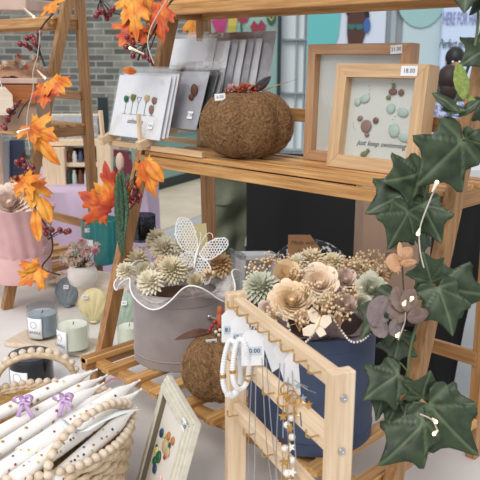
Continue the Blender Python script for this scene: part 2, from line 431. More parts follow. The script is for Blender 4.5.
def zpx(py, dist):  # height seen at image row py at horizontal distance dist
    v = CF - CU * ((py - 240) / FPX); hl = sqrt(v.x ** 2 + v.y ** 2); return CP.z + v.z / hl * dist
DS = 9.4
struct(wbox('w', 'panel', 210, 620, GZ, 3.4, DS + .12, .2), 'wall_right', 'panel')
# teal shop window with printed graphics
win = wbox('w', '', 209, 276, zpx(215, DS), 3.0, DS); wo = struct(win, 'window_1', 'tealglass')
b = wbox('', '', 275.5, 279, GZ, 3.2, DS - .08, .1); b.build('window_frame', 'dkframe', wo)
def pxM(px, py, dist): return basis(wallpt(wx(px, dist), dist, zpx(py, dist)), RW, (0, 0, 1))
def flat(px, py, dist, pts, mat, name, parent, th=.004):
    """flat printed shape: points in image-size units converted to metres on the wall"""
    k = dist / FPX; b = MB(); b.prism([(x * k, -y * k) for x, y in pts], th, pxM(px, py, dist)); return b.build(name, mat, parent)
circ = lambda r, ry=None, n=20: [(r * cos(2 * pi * i / n), (ry or r) * sin(2 * pi * i / n)) for i in range(n)]
D2 = DS - .012
flat(219, 28, D2, [(-8, -7), (9, -11), (4, 9), (0, 12)], 'pg_pink', 'printed_triangle', wo)
flat(233, 24, D2, [(-5, -13), (4, -10), (1, 14), (-6, 12)], 'pg_yel', 'printed_stripe', wo)
for (x, y, s) in ((242, 17, 7), (257, 29, 8)):
    flat(x, y, D2, [(-s, -s * .3), (-s * .6, -s), (-s * .1, -s * .5), (s * .3, -s * 1.1), (s * .9, -s * .4), (s * .6, s * .6), (0, s * .9), (-s * .7, s * .5)], 'pg_red', 'printed_tulip', wo)
    flat(x - 2, y + s * 1.8, D2 + .002, [(-1, -s), (1, -s), (2, s), (0, s)], 'pg_grn', 'printed_stem', wo)
flat(269, 17, D2, circ(4.5, 7.5), 'pg_grn', 'printed_oval', wo)
flat(269, 17, D2 - .006, [(-3, 0), (0, -4), (3, 0), (0, 4)], 'pg_yel', 'printed_diamond', wo)
flat(269, 17, D2 - .012, circ(1.3), 'gblue', 'printed_disc', wo)
flat(246, 3, D2, [(-30, -4), (20, -4), (24, 4), (0, 8), (-26, 5)], 'pg_dk', 'printed_leaf', wo)
# white cladding joints
for i, y in enumerate((-15, 39, 93, 150)):
    b = wbox('', '', 280, 309, zpx(y, DS) - .01, zpx(y, DS) + .01, DS + .05, .1); struct(b, 'trim_%d' % (4 + i), 'panelgap')
for i, x in enumerate((293, 301)):
    b = wbox('', '', x, x + 1.2, GZ, 3.2, DS + .06, .1); struct(b, 'trim_%d' % (8 + i), 'panelgap')
# portrait billboard
bb = wbox('', '', 304, 379, zpx(119, DS - .2), 3.1, DS - .2, .08).build('advertising_board', 'poster', label='pale blue advertising board with teal arc and portrait of a person in headphones', category='billboard')
D3 = DS - .215
flat(307, 40, D3, [(-3, -60), (26, -60), (29, -35), (27, -5), (19, 20), (8, 38), (-3, 48)], 'posterteal', 'printed_arc', bb)
flat(351, 28, D3, [(-9, -12), (-6, -19), (1, -22), (8, -18), (10, -10), (9, 4), (5, 19), (-2, 23), (-7, 18), (-9, 4)], 'dskin', 'printed_face', bb)
flat(351, 9, D3 - .006, [(-11, 2), (-9, -6), (-2, -10), (6, -8), (11, -2), (12, 7), (9, 8), (6, 0), (-6, 1), (-9, 6)], 'bhair', 'printed_hair', bb)
flat(349, 26, D3 - .006, [(-6, -2), (0, -2.5), (1, 0), (2, -2.5), (8, -2), (7.5, 2.5), (3, 3), (1, .8), (-2, 3), (-6, 2)], 'lens', 'printed_sunglasses', bb)
flat(361, 25, D3 - .006, circ(3.5, 7), 'headph', 'printed_headphone', bb)
flat(352, 59, D3, [(-7, -14), (5, -14), (9, 0), (20, 8), (24, 40), (-26, 40), (-20, 8), (-9, 0)], 'poster2', 'printed_collar', bb)
for i, (a, c, m) in enumerate(((379, 384, 'postergrey'), (384, 389, 'panelgap'), (389, 396, 'postergrey'))):
    struct(wbox('', '', a, c, GZ, 3.2, DS - .15 - .03 * (i == 1), .1), 'trim_%d' % (10 + i), m)
b2 = wbox('', '', 396, 434, zpx(119, DS - .2), 3.1, DS - .2, .08).build('hoarding_panel', 'poster2', label='pale teal hoarding panel with a darker round print between pillar and white sign', category='panel')
flat(412, -6, D3, circ(24, 30, 28), 'postteal2', 'printed_circle', b2)
sg = wbox('', '', 434, 500, zpx(165, DS - .3), 3.1, DS - .3, .08).build('shop_sign', 'sign', label='white shop sign reading HERE FOR HAIR in tall letters above script lettering', category='sign')
D4 = DS - .316; k = D4 / FPX
text('HERE FOR HAIR', 17 * k, pxM(452, 18, D4), 'signtx', sg, 'tall_lettering', sx=.31, th=.002)
text('Perfect project', 12 * k, pxM(449, 43, D4), 'ink', sg, 'script_lettering', shear=.35, sx=.48, th=.002)
text('to', 16 * k, pxM(443, 62, D4), 'signtx', sg, 'small_lettering', shear=.3, sx=.6, th=.002)
# low glass barrier on the kerb line
gb = thing('glass_barrier', g0 + V((0, 0, .0)), 'low teal glass barrier with dark base rail beyond the paving', 'barrier')
b = MB(); b.bar(g0 - gd * .7 + V((0, 0, .07)), g0 + gd * 3 + V((0, 0, .07)), .06, .14); b.build('base_rail', 'dkframe', gb)
b = MB(); b.bar(g0 - gd * .7 + V((0, 0, .38)), g0 + gd * 3 + V((0, 0, .38)), .03, .48); b.build('glass_panel', 'tealglass', gb)
b = MB(); b.bar(g0 - gd * .7 + V((0, 0, .63)), g0 + gd * 3 + V((0, 0, .63)), .05, .03); b.build('top_rail', 'steel', gb)

# ============================================================ TABLES
def cloth_table(name, x0, x1, y0, y1, zt, zb, mat, Mx=None, amp=.012):
    """a table hidden under a cloth that falls in folds on all four sides"""
    b = MB(); b.M = Mx; pts = []; n = 40
    per = [(x0, y0), (x1, y0), (x1, y1), (x0, y1)]
    for i in range(4):
        a, c = V(per[i]), V(per[(i + 1) % 4]); L = (c - a).length; k = max(6, int(L / .05))
        nrm = V((c.y - a.y, a.x - c.x)).normalized()
        for j in range(k): pts.append((a.lerp(c, j / k), nrm))
    N = len(pts); rows = [(0, 0), (.004, .0), (.012, -.008), (.012, -.03), (.018, -.2), (.025, zb - zt)]
    vs = []
    for r, (o, dz) in enumerate(rows):
        for i, (p, nr) in enumerate(pts):
            f = 0 if r < 3 else amp * min(1, -dz * 4) * sin(i * 1.1 + 1.3 * sin(i * .37))
            q = p + nr * (o + f + (0 if r < 3 else amp)); vs.append(V((q.x, q.y, zt + dz)))
    fs = [tuple(range(N))]
    for r in range(len(rows) - 1):
        for i in range(N): fs.append((r * N + i, (r + 1) * N + i, (r + 1) * N + (i + 1) % N, r * N + (i + 1) % N))
    b.add(vs, fs); return b
t = cloth_table('t', -3.0, 1.9, -.9, .43, 0, GZ + .01, 'cloth').build('market_table', 'cloth', smooth=40,
    label='long stall table covered in a white cloth carrying both wooden stands', category='table')

# lilac table beyond
LM = basis(at(140, 187, z=0), RW.lerp(V((1, 0, 0)), .0).normalized(), None, (0, 0, 1))
cloth_table('t', -2.4, 0, 0, .8, 0, GZ, 'lilac', LM, .02).build('lilac_table', 'lilac', smooth=40,
    label='neighbouring table draped in plain lilac cloth behind the left stand', category='table')

# black draped plinth behind, with trimmed corner
def bp(px, py, d): return at(px, py, d=d)
b = MB()
cols = [(246, 150), (256, 150), (280, 152), (300, 152), (330, 154), (365, 156), (400, 160), (430, 164), (456, 168), (480, 172), (510, 176)]
bots = [262, 300, 420, 430, 430, 430, 430, 430, 428, 284, 255]
vs = []; nR = 8
for i, ((x, y), yb) in enumerate(cols and list(zip(cols, bots))):
    for j in range(nR):
        q = at(x if i < 8 or j == 0 else x - (j / 7) * (6 if i == 8 else 12), y + (yb - y) * j / (nR - 1), d=2.75 + .04 * sin(i * 2.3 + j * .2) - .1 * j / nR)
        vs.append(q)
b.add(vs, [(i * nR + j, (i + 1) * nR + j, (i + 1) * nR + j + 1, i * nR + j + 1) for i in range(len(cols) - 1) for j in range(nR - 1)])
b.build('black_drape', 'black', smooth=60, solid=.01, sub=2, label='plain black cloth drape hanging behind the kraft box and both flower boxes', category='drape')
b = MB(); c0 = at(452, 178, d=2.7); b.box((0, 0, 0), (.55, .3, .05), None)
o = MB(); o.M = basis(at(500, 170, d=2.72), RW, None, (0, 0, 1)); o.box((0, .1, -.02), (.42, .3, .06)); o.build('white_tray', 'whiteframe', bevel=.004,
    label='pale grey tray on top of the black drape at the right edge', category='tray')

# ============================================================ WOODEN STANDS
L = .75; LEAN = .297; YB = .341; LB = -.0284
def yf(z): return LEAN * z
def yb(z): return YB + LB * z
def stand(rootM, label, first=None):
    r = thing('ladder_stand', None, label, 'display stand', 'wooden ladder stands on the white table', Mx=rootM)
    T = lambda p: rootM @ V(p)
    def part(name, mat, fn, par=None, bev=.0015):
        b = MB(); fn(b); b.M = None; b.v = [rootM @ q for q in b.v]; return b.build(name, mat, par or r, bevel=bev)
    zt = .93
    for x in (0, L):
        lg = part('front_leg', 'pinez', lambda b: b.bar((x, 0, 0), (x, yf(zt), zt), .02, .03, (0, 1, 0)))
        xi = x + (.02 if x == 0 else -.02)
        part('rear_leg', 'pinez', lambda b: b.bar((xi, YB, 0), (xi, yb(zt), zt), .02, .03, (0, 1, 0)))
    for lv, (z, y0, y1, sl) in enumerate(((.1, -.044, .33, 'y'), (.515, .128, .33, 'x'), (.83, .2, .318, 'x'))):
        for x in (.024, L - .024):
            sb = part('side_rail', 'piney', lambda b: b.bar((x + (.003 if x < .3 else -.003), y0 + (.0 if lv else .0), z - .012), (x + (.003 if x < .3 else -.003), y1, z - .012), .018, .03))
            for yy in (yf(z) - .004, yb(z) - .004):
                sgn = -1 if x < .3 else 1
                part('screw', 'brass', lambda b: b.lathe([(.0045, 0), (.0042, .0012), (.002, .0014), (.0015, .0004), (0, .0004)], 12, (x + sgn * .0115, y0 + .012 if yy < .25 and lv else yy, z - .01), None, Matrix.Rotation(sgn * pi / 2, 3, 'Y')), sb, 0)
        if lv == 0:
            for yy in (y0 + .035, .3): part('cross_rail', 'slatx', lambda b: b.bar((.005, yy, z - .018), (L - .005, yy, z - .018), .022, .016))
            xs = [.012 + i * (L - .024 - .03) / 9 + .015 for i in range(10)]
            for x in xs: part('slat', 'slaty', lambda b: b.bar((x, y0, z - .005), (x, y1 + .01, z - .005), .026, .012))
        else:
            part('front_rail', 'slatx', lambda b: b.bar((.03, y0 + .008, z - .01), (L - .03, y0 + .008, z - .01), .016, .02))
            part('rear_rail', 'slatx', lambda b: b.bar((.03, y1 - .01, z - .01), (L - .03, y1 - .01, z - .01), .016, .03))
            n = 5
            for i in range(n):
                yy = y0 + .028 + (y1 - y0 - .05) * i / (n - 1)
                part('slat', 'slatx', lambda b: b.bar((.014, yy, z + .006), (L - .014, yy, z + .006), .02, .009))
    for z in (.2, .61): part('back_rail', 'pinex', lambda b: b.bar((.02, yb(z) - .014, z), (L - .02, yb(z) - .014, z), .012, .026))
    return r
I4 = Matrix.Identity(4)
st = stand(I4, 'stained pine ladder stand in front with card rack, picture frames and two hat boxes')
dup(st, Matrix.Translation((-1.4, .14, 0)), 'stained pine ladder stand at the left carrying the kraft bouquet and pink gift box')
ZL = .101; ZU = .5265
HF = FW  # horizontal direction away from the camera

# ============================================================ generic makers
from mathutils.geometry import delaunay_2d_cdt
def leaf2d(half, step):
    pts = [V(p) for p in half] + [V((-x, y)) for x, y in reversed(half) if abs(x) > 1e-4]
    n = len(pts); ins = []
    def inside(x, y):
        c = False
        for i in range(n):
            a, d = pts[i], pts[(i + 1) % n]
            if (a.y > y) != (d.y > y) and x < (d.x - a.x) * (y - a.y) / (d.y - a.y) + a.x: c = not c
        return c
    rim = []
    for i in range(n):
        a, d = pts[i], pts[(i + 1) % n]; k = max(1, int((d - a).length / step))
        for j in range(k): rim.append(a.lerp(d, j / k))
    y = -.3
    while y < 1.1:
        x = -1.1
        while x < 1.1:
            if inside(x, y) and min((V((x, y)) - q).length for q in rim) > step * .55: ins.append(V((x, y)))
            x += step
        y += step
    N = len(rim)
    vs, es, fs, *_ = delaunay_2d_cdt(rim + ins, [(i, (i + 1) % N) for i in range(N)], [], 1, 1e-5)
    return [v.copy() for v in vs], [tuple(f) for f in fs]
def segd(p, a, b):
    a = V(a); b = V(b); t = max(0, min(1, (p - a).dot(b - a) / (b - a).length_squared)); return (p - a.lerp(b, t)).length
IVY = [(0, .1), (.1, .02), (.22, -.05), (.38, -.05), (.52, .02), (.54, .12), (.46, .24), (.44, .32), (.56, .42), (.68, .55), (.6, .61), (.42, .62), (.29, .68), (.18, .8), (.07, .94), (0, 1)]
MAP = [(0, 0), (.1, .06), (.3, .0), (.52, -.1), (.46, .05), (.6, .1), (.46, .2), (.7, .3), (.95, .42), (.74, .46), (.8, .6), (.56, .56), (.34, .48), (.26, .55), (.42, .7), (.36, .78), (.22, .76), (.16, .88), (0, 1.05)]
OVL = [(0, 0), (.2, .05), (.38, .2), (.46, .42), (.42, .65), (.28, .86), (.1, .98), (0, 1)]
LNC = [(0, 0), (.1, .1), (.2, .3), (.22, .5), (.16, .75), (.07, .92), (0, 1)]
L2 = {}
for k_, o_, ve in (('ivy', IVY, [((0, .1), (0, 1)), ((0, .1), (.58, .08)), ((0, .1), (-.58, .08)), ((0, .12), (.72, .54)), ((0, .12), (-.72, .54))]),
               ('maple', MAP, [((0, 0), (0, 1)), ((0, .02), (.9, .4)), ((0, .02), (-.9, .4)), ((0, 0), (.5, -.06)), ((0, 0), (-.5, -.06)), ((0, .35), (.38, .7)), ((0, .35), (-.38, .7))]),
               ('oval', OVL, [((0, 0), (0, 1))]), ('lance', LNC, [((0, 0), (0, 1))])):
    L2[k_] = (*leaf2d(o_, .05), ve)
def leaf(base, tip, kind, wid=1, tilt=0, curl=.15, fold=.12, nrm=None, mb=None, skew=0, seed=0):
    """leaf surface from base to tip, facing the viewer side by default, with folds, curl and vein colour"""
    base = V(base); tip = V(tip); d = tip - base; Ln = d.length; y = d.normalized()
    n = V(nrm) if nrm else -CF.copy(); n = (n - y * n.dot(y)).normalized()
    n = Matrix.Rotation(tilt, 3, y) @ n; x = y.cross(n)
    vs, fs, ve = L2[kind]; mb = mb or MB(); out = []
    for i, p in enumerate(vs):
        h = -fold * abs(p.x) + curl * (-(p.y - .2) ** 2) + .05 * noise.noise(V((p.x * 3 + seed, p.y * 3, seed)))
        dv = min(segd(p, a, b) for a, b in ve); h -= .03 * math.exp(-(dv / .04) ** 2)
        out.append(base + (x * (p.x + skew * p.y * (1 - p.y)) * wid + y * p.y + n * h) * Ln)
        mb.vc[len(mb.v) + i] = max(0, 1 - dv / .03) * .38
    mb.add(out, fs); return mb

def flower(mb, c, R, axis=(0, 0, 1), layers=4, n0=4, grow=1, open_=.8, seed=0, hgt=.75):
    rnd = random.Random(seed); ax = V(axis).normalized(); x = ax.orthogonal().normalized(); y = ax.cross(x)
    c = V(c)
    for k in range(layers):
        t = (k + 1) / layers; n = n0 + grow * k; r0 = R * (.12 + .88 * t); hk = R * hgt * (1.08 - .55 * t * open_)
        span = pi / n * 1.35
        for i in range(n):
            a0 = 2 * pi * i / n + k * 1.9 + rnd.uniform(-.15, .15); wob = rnd.uniform(.9, 1.1)
            def fn(u, v):
                uu = u * 2 - 1; s_ = sin(v * pi / 2)
                ang = a0 + uu * span * (.35 + .65 * sin(min(1, v * 1.25) * pi / 2))
                rr = r0 * (.2 + .62 * s_ + .34 * t * open_ * max(0, v - .5) * 2 * (1 - .5 * uu * uu)) * wob * (1 + .13 * uu * (.3 + .7 * v))
                z = -R * .35 + (hk + R * .35) * v * (1 - .22 * uu * uu * v) - R * .22 * t * open_ * max(0, v - .7) * 3.3
                return c + x * cos(ang) * rr + y * sin(ang) * rr + ax * z
            mb.grid(8, 8, fn)
    mb.ball(c, R * .22, 8, (1, 1, 1)); return mb
def puff(mb, c, R, n, ln, w, seed=0, axis=(0, 0, 1), up=-.2):
    """many narrow petals radiating from a centre: straw flowers, dried heads"""
    rnd = random.Random(seed); ax = V(axis).normalized(); x = ax.orthogonal().normalized(); y = ax.cross(x); c = V(c)
    for i in range(n):
        zz = up + (1 - up) * (i + .5) / n; a = i * 2.39996; rr = sqrt(max(0, 1 - zz * zz))
        d = (x * cos(a) * rr + y * sin(a) * rr + ax * zz).normalized(); s = d.cross(ax); s = s.normalized() if s.length > .01 else x
        q = d.cross(s); p0 = c + d * R * .35; l = R * ln * rnd.uniform(.85, 1.1)
        pm = c + d * (R * .35 + l * .6) + q * R * .03; p1 = c + d * (R * .35 + l) + q * R * .12; ww = R * w
        mb.add([p0 - s * ww * .4, p0 + s * ww * .4, pm + s * ww - q * ww * .4, pm, pm - s * ww - q * ww * .4, p1], [(0, 1, 2, 3), (0, 3, 4), (3, 2, 5), (4, 3, 5)])
    mb.ball(c, R * .4, 8); return mb
def sprig(mb, base, tips, r=.0008, ballr=.0022, mode=1, seed=0):
    for i, tp in enumerate(tips):
        tp = V(tp); b0 = V(base); mid = b0.lerp(tp, .6) + V((0, 0, .006))
        if mode: mb.tube([b0, mid, tp], r, 4, False)
        mb.ball(tp, ballr, 6)
    return mb

# ============================================================ HAT BOX 1 (grey) AND ITS BOUQUET
def hatbox(name, cx, cy, z0, r, h, mat, label, rim='greyhat2', line=.02):
    t = thing(name, (cx, cy, z0), label, 'hat box'); c = V((cx, cy, z0))
    b = MB(); b.lathe([(0, 0), (r - .002, 0), (r, .002), (r, h - .002), (r - .001, h), (r - .004, h), (r - .004, .06), (0, .06)], 64, c); b.build('box_body', mat, t, 40)
    b = MB(); b.lathe([(r, line), (r + .0015, line + .0005), (r + .0015, line + .002), (r, line + .0025)], 64, c); b.build('lower_seam', rim, t, 40)
    b = MB(); b.lathe([(r - .001, h - .022), (r + .001, h - .0215), (r + .0012, h), (r - .003, h + .001), (r - .005, h - .001), (r - .005, h - .02)], 64, c); b.build('rim_band', mat, t, 40)
    return t, c
p = at(176, 373, z=ZL); H1 = p + HF * .097; r1 = .097; h1 = .158
t1, c = hatbox('hat_box', H1.x, H1.y, ZL, r1, h1, 'greyhat', 'grey felt-look round hat box on the lower shelf holding cream flowers in white tulle')
def camang(px_off):  # direction on a circle facing the camera, rotated by an angle
    return lambda c, r, a: c + (-HF * cos(a) + RW * sin(a)) * r
ring = lambda c, r, a, z=0: V(c) + (-HF * cos(a) + RW * sin(a)) * r + V((0, 0, z))
b = MB(); pts = smooth_path([ring(c, r1 + .001, .75, .112), ring(c, r1 + .012, .9, .106), ring(c, r1 + .014, 1.15, .114), ring(c, r1 + .002, 1.45, .132)]); b.tube(pts, .0028, 8)
b.build('cord_handle', 'greyhat2', t1, 60)
b = MB(); b.ball(ring(c, r1 + .001, .75, .112), .0055, 10); b.build('brass_eyelet', 'steel', t1, 60)
def collar(center, r, z, waves, amp, out, up, seed, edge, mat, name, label, cat, lace=0):
    rnd = random.Random(seed); ph = rnd.uniform(0, 6); C0 = V(center)
    def P(a, v):
        wv = sin(waves * a + ph) + .35 * sin(waves * 2.3 * a + ph * 2)
        rr = r - .014 + (out + .014) * v + amp * .5 * v * wv; zz = z - .012 + up * v + amp * v * v * cos(waves * a + ph * 1.7)
        return V((C0.x + rr * cos(a), C0.y + rr * sin(a), zz))
    t = thing(name, (C0.x, C0.y, z), label, cat)
    b = MB(); b.grid(160, 7, lambda u, v: P(u * 2 * pi, v), True); b.build('gathered_net', mat, t, 180)
    b = MB(); b.grid(160, 5, lambda u, v: P(u * 2 * pi + .3, v * .8) + V((0, 0, .006)), True); b.build('inner_net', mat, t, 180)
    b = MB(); N = 200
    if edge == 'cord': b.tube([P(2 * pi * i / N, 1) for i in range(N + 1)], .0016, 6); b.build('white_cord_edge', 'whitewire', t, 180)
    else:
        q = [P(2 * pi * i / 900, 1) for i in range(901)]; acc = 0; last = q[0]; b.ball(last, .0021, 6)
        for x in q[1:]:
            if (x - last).length > .0042: b.ball(x, .0021, 6); last = x
        b.build('pearl_string_edge', 'pearl', t, 180)
    return t
z1 = ZL + h1
collar((H1.x, H1.y), r1 - .004, z1, 5, .022, .034, .022, 3, 'cord', 'tulle', 'tulle_collar', 'white tulle ruffle with thick white cord edge around the grey hat box', 'ruffle')
def padmoss(cx, cy, z, r, mat, name, label, cat='floral foam'):
    b = MB(); b.lathe([(0, -.03), (r, -.03), (r, -.005), (r * .8, .008), (r * .4, .014), (0, .016)], 24, (cx, cy, z)); return b.build(name, mat, smooth=60, label=label, category=cat)
padmoss(H1.x, H1.y, z1 - .03, r1 - .012, 'feather', 'floral_foam', 'brown floral foam dome filling the grey hat box under its flowers')
z_f = z1 + .022
def fl(kind, px, py, z, R, mat, name, label, group=None, seed=0, tilt=.6, **k):
    if kind == 'rose': tilt = 1.5; R *= .8
    c = at(px, py, z=z); ax = V((0, 0, 1)) - CF * tilt; b = MB()
    if kind == 'rose': flower(b, c, R, ax, seed=seed, **k)
    elif kind == 'puff': puff(b, c, R, k.get('n', 60), k.get('ln', .75), k.get('w', .12), seed, ax)
    t = b.build(name, mat, smooth=180, label=label, category='flower')
    if group: t['group'] = group
    return t
G1 = 'dried flowers in the grey hat box'; F1 = 'cream'
fl('puff', 137, 262, z_f, 0.0300, 'cream2', 'dried_flower', 'ecru spiky dried flower at the far left of the grey hat box', G1, 1, n=70, w=.17)
fl('rose', 146, 272, z_f + .004, 0.0263, 'cream', 'cream_rose', 'round cream rose bud, front left in the grey hat box', G1, 2, layers=5, open_=.3)
fl('puff', 164, 250, z_f + .018, 0.0325, 'cream', 'dried_flower', 'pale cream dried flower behind the beige bud cluster in the grey hat box', G1, 3, n=80, w=.17)
fl('puff', 172, 272, z_f + .006, 0.0325, 'cream2', 'dried_flower', 'fluffy ecru dried flower at the front middle of the grey hat box', G1, 4, n=130, w=.13)
fl('puff', 220, 266, z_f + .008, 0.0287, 'tan', 'dried_flower', 'tan dried flower at the right end of the grey hat box beside the butterfly', G1, 5, n=70, w=.17)
fl('rose', 219, 268, z_f + .002, 0.0225, 'palepink', 'pink_rose', 'small pinkish rose low at the right of the grey hat box', G1, 6, layers=4)
fl('puff', 192, 256, z_f + .01, 0.0275, 'cream', 'dried_flower', 'cream dried flower directly beneath the white wire butterfly', G1, 7, n=70, w=.17)
fl('puff', 150, 284, z_f - .004, 0.0288, 'cream', 'dried_flower', 'cream dried flower low at the front left rim of the grey hat box', G1, 31, n=70, w=.18)
fl('rose', 196, 282, z_f - .006, .022, 'cream2', 'cream_rose', 'ecru rose low at the front right of the grey hat box', G1, 32, layers=5, open_=.4)
fl('puff', 157, 240, z_f + .035, 0.0264, 'cream2', 'dried_flower', 'ecru dried flower at the back left of the grey hat box', G1, 33, n=70, w=.18)
fl('puff', 183, 246, z_f + .03, 0.0264, 'cream', 'dried_flower', 'cream dried flower at the back between card and butterfly', G1, 34, n=70, w=.18)
fl('puff', 126, 272, z_f - .004, 0.0216, 'cream', 'dried_flower', 'small cream dried flower by the left leg of the stand', G1, 35, n=70, w=.18)
def budcluster(px, py, z, R, n, mat, label, seed, group, br=.0042):
    rnd = random.Random(seed); c = at(px, py, z=z); t = thing('bud_cluster', c, label, 'dried buds', group)
    s = MB(); b = MB()
    for i in range(n):
        d = V((rnd.gauss(0, 1), rnd.gauss(0, 1), rnd.gauss(.3, .7))).normalized() * R * rnd.uniform(.5, 1)
        q = c + V((d.x, d.y, d.z * .8)); s.tube([c - V((0, 0, R)), c.lerp(q, .5), q], .0008, 4); b.ball(q, br * rnd.uniform(.8, 1.2), 7, (1, 1, 1.2))
    b.build('buds', mat, t, 180, kind='stuff'); s.build('stems', 'tan', t)
budcluster(153, 246, z_f + .01, .017, 26, 'beige', 'beige bud cluster at the left rear of the grey hat box', 1, G1)
budcluster(163, 262, z_f + .012, .019, 34, 'beige', 'beige bud cluster in the middle front of the grey hat box', 2, G1)
budcluster(186, 268, z_f + .006, .016, 24, 'beige', 'beige bud cluster under the butterfly wing in the grey hat box', 3, G1)
budcluster(208, 274, z_f + .002, .014, 18, 'beige', 'beige bud cluster right of centre at the rim of the grey hat box', 4, G1)
# white wire butterfly
def wing(mb, outline, k, Mx, seed):
    """lacy honeycomb wire filling an outline given in the wing plane"""
    P2 = [V(p) for p in outline]; n = len(P2); rnd = random.Random(seed)
    def ins(x, y):
        c = False
        for i in range(n):
            a, d = P2[i], P2[(i + 1) % n]
            if (a.y > y) != (d.y > y) and x < (d.x - a.x) * (y - a.y) / (d.y - a.y) + a.x: c = not c
        return c
    jit = {}
    def vert(x, y):
        key = (round(x, 3), round(y, 3))
        if key not in jit: jit[key] = V((x + rnd.uniform(-.25, .25) * k, y + rnd.uniform(-.25, .25) * k, 0))
        return jit[key]
    done = set(); y = -60.; row = 0
    while y < 60:
        x = -60. + (row % 2) * k * .866
        while x < 60:
            if ins(x, y):
                hx = [(x + k * cos(pi / 6 + pi / 3 * i), y + k * sin(pi / 6 + pi / 3 * i)) for i in range(6)]
                for i in range(6):
                    a, d = hx[i], hx[(i + 1) % 6]; ky = tuple(sorted(((round(a[0], 1), round(a[1], 1)), (round(d[0], 1), round(d[1], 1)))))
                    if ky in done: continue
                    done.add(ky); mb.tube([Mx @ vert(*a), Mx @ vert(*d)], .001, 4, False)
            x += k * 1.732
        y += k * 1.5; row += 1
    pl = smooth_path([V((p[0], p[1], 0)) for p in P2] + [V((P2[0][0], P2[0][1], 0))], 4); mb.tube([Mx @ q for q in pl], .0011, 5)
bc = at(197, 256, z=z_f + .035); t = thing('wire_butterfly', bc, 'large white lacy wire butterfly perched on the grey hat box flowers', 'butterfly ornament')
dB = (bc - CP).dot(CF); kk = dB / FPX
def pl(x, y, tip=0): return basis(bc, CR, CU.lerp(CU, 1)) @ Matrix.Rotation(tip, 4, 'Y') @ Matrix.Scale(kk, 4)
for nm_, o_, tp in (('upper_wing', [(-2, 2), (-16, 8), (-22, 22), (-20, 36), (-14, 38), (-6, 34), (-1, 20), (1, 8)], .35),
                ('upper_wing', [(2, 2), (10, 12), (20, 17), (31, 17), (32, 10), (26, 4), (12, -4)], -.3),
                ('lower_wing', [(-2, -1), (-10, 4), (-20, -2), (-25, -8), (-16, -12), (-6, -10)], .35),
                ('lower_wing', [(1, -2), (10, -5), (15, -14), (13, -26), (9, -27), (2, -20), (-2, -10)], -.3)):
    b = MB(); wing(b, o_, 1.7, pl(0, 0, tp), len(nm_)); b.build(nm_, 'whitewire', t, 60)
b = MB(); Mb = pl(0, 0); b.tube([Mb @ V(q) for q in ((-3, -12, 2), (-1, 0, 2), (2, 10, 2))], [.0015, .003, .0022], 8); b.build('body', 'whitewire', t, 60)
for q in (((2, 10, 2), (4, 20, 3), (3, 24, 3)), ((2, 10, 2), (10, 22, 3), (15, 22, 3), (16, 18, 3))):
    b = MB(); b.tube(smooth_path([Mb @ V(x) for x in q]), .0008, 5); b.build('antenna', 'whitewire', t, 60)
# cream gift card behind the butterfly and clear cups behind
b = MB(); b.M = basis(at(196, 246, d=1.63), CR, (0, 0, 1)); b.box((0, .012, 0), (.052, .075, .002), Matrix.Rotation(.08, 3, 'Z')); b.build('blank_card', 'waxyellow', label='plain cream card standing behind the wire butterfly', category='card')

# ============================================================ HAT BOX 2 (navy) AND ITS ROSES
p = at(315, 458, z=ZL); r2 = .106; H2 = p + HF * r2; h2 = .198
t2, c = hatbox('hat_box', H2.x, H2.y, ZL, r2, h2, 'navy', 'dark navy round hat box behind the jewellery rack overflowing with peach roses', 'navy')
z2 = ZL + h2
collar((H2.x, H2.y), r2 - .006, z2, 9, .022, .024, .036, 5, 'pearl', 'mauvetulle', 'tulle_collar', 'mauve tulle ruffle edged with pearl strings around the navy hat box', 'ruffle')
padmoss(H2.x, H2.y, z2 - .008, r2 - .014, 'twig', 'floral_foam', 'dark brown floral foam dome filling the navy hat box under its roses')
G2 = 'flowers in the navy hat box'
zr = z2 + .045
fl('rose', 319, 284, zr + .018, 0.0381, 'peach', 'peach_rose', 'largest open peach rose at the top middle of the navy hat box', G2, 11, layers=5, n0=3, open_=.8, hgt=.7)
fl('rose', 291, 301, zr + .004, 0.0403, 'peach2', 'ruffled_rose', 'ruffled many-petalled apricot rose front left in the navy hat box', G2, 12, layers=8, n0=6, open_=.7, hgt=.55)
fl('rose', 286, 276, zr + .018, 0.0291, 'peach2', 'peach_rose', 'half-open apricot rose bud behind the ruffled rose', G2, 13, layers=4, n0=3, open_=.35, hgt=1)
fl('rose', 346, 306, zr + .0, 0.0235, 'palepink', 'pale_rose', 'round pale pink ranunculus right of the cream butterfly', G2, 14, layers=6, n0=5, open_=.25, hgt=.6)
fl('rose', 345, 280, zr + .014, 0.0235, 'palepink', 'pale_rose', 'pale pinkish rose just right of the largest peach rose', G2, 15, layers=4, open_=.5)
fl('rose', 371, 289, zr + .004, 0.0336, 'sage', 'sage_flower', 'ruffled sage green flower at the right of the navy hat box', G2, 16, layers=6, n0=5, open_=.9, hgt=.6)
fl('puff', 261, 290, zr, 0.0314, 'sage', 'dried_flower', 'grey green spiky dried flower at the left edge of the navy hat box', G2, 17, n=120, w=.13)
fl('puff', 312, 263, zr + .02, 0.0269, 'cream2', 'dried_flower', 'ecru dried flower at the back middle of the navy hat box', G2, 18, n=100, w=.12)
fl('puff', 333, 264, zr + .02, 0.0224, 'cream2', 'dried_flower', 'ecru dried flower at the back right behind the pale rose', G2, 19, n=90, w=.12)
fl('rose', 268, 309, zr - .012, 0.0202, 'palepink', 'pale_rose', 'small pale pink rose low at the front left of the navy hat box', G2, 20, layers=4)
fl('puff', 300, 262, zr + .016, 0.0179, 'sage', 'dried_flower', 'small sage dried flower beside the kraft sign card', G2, 21, n=60, w=.12)
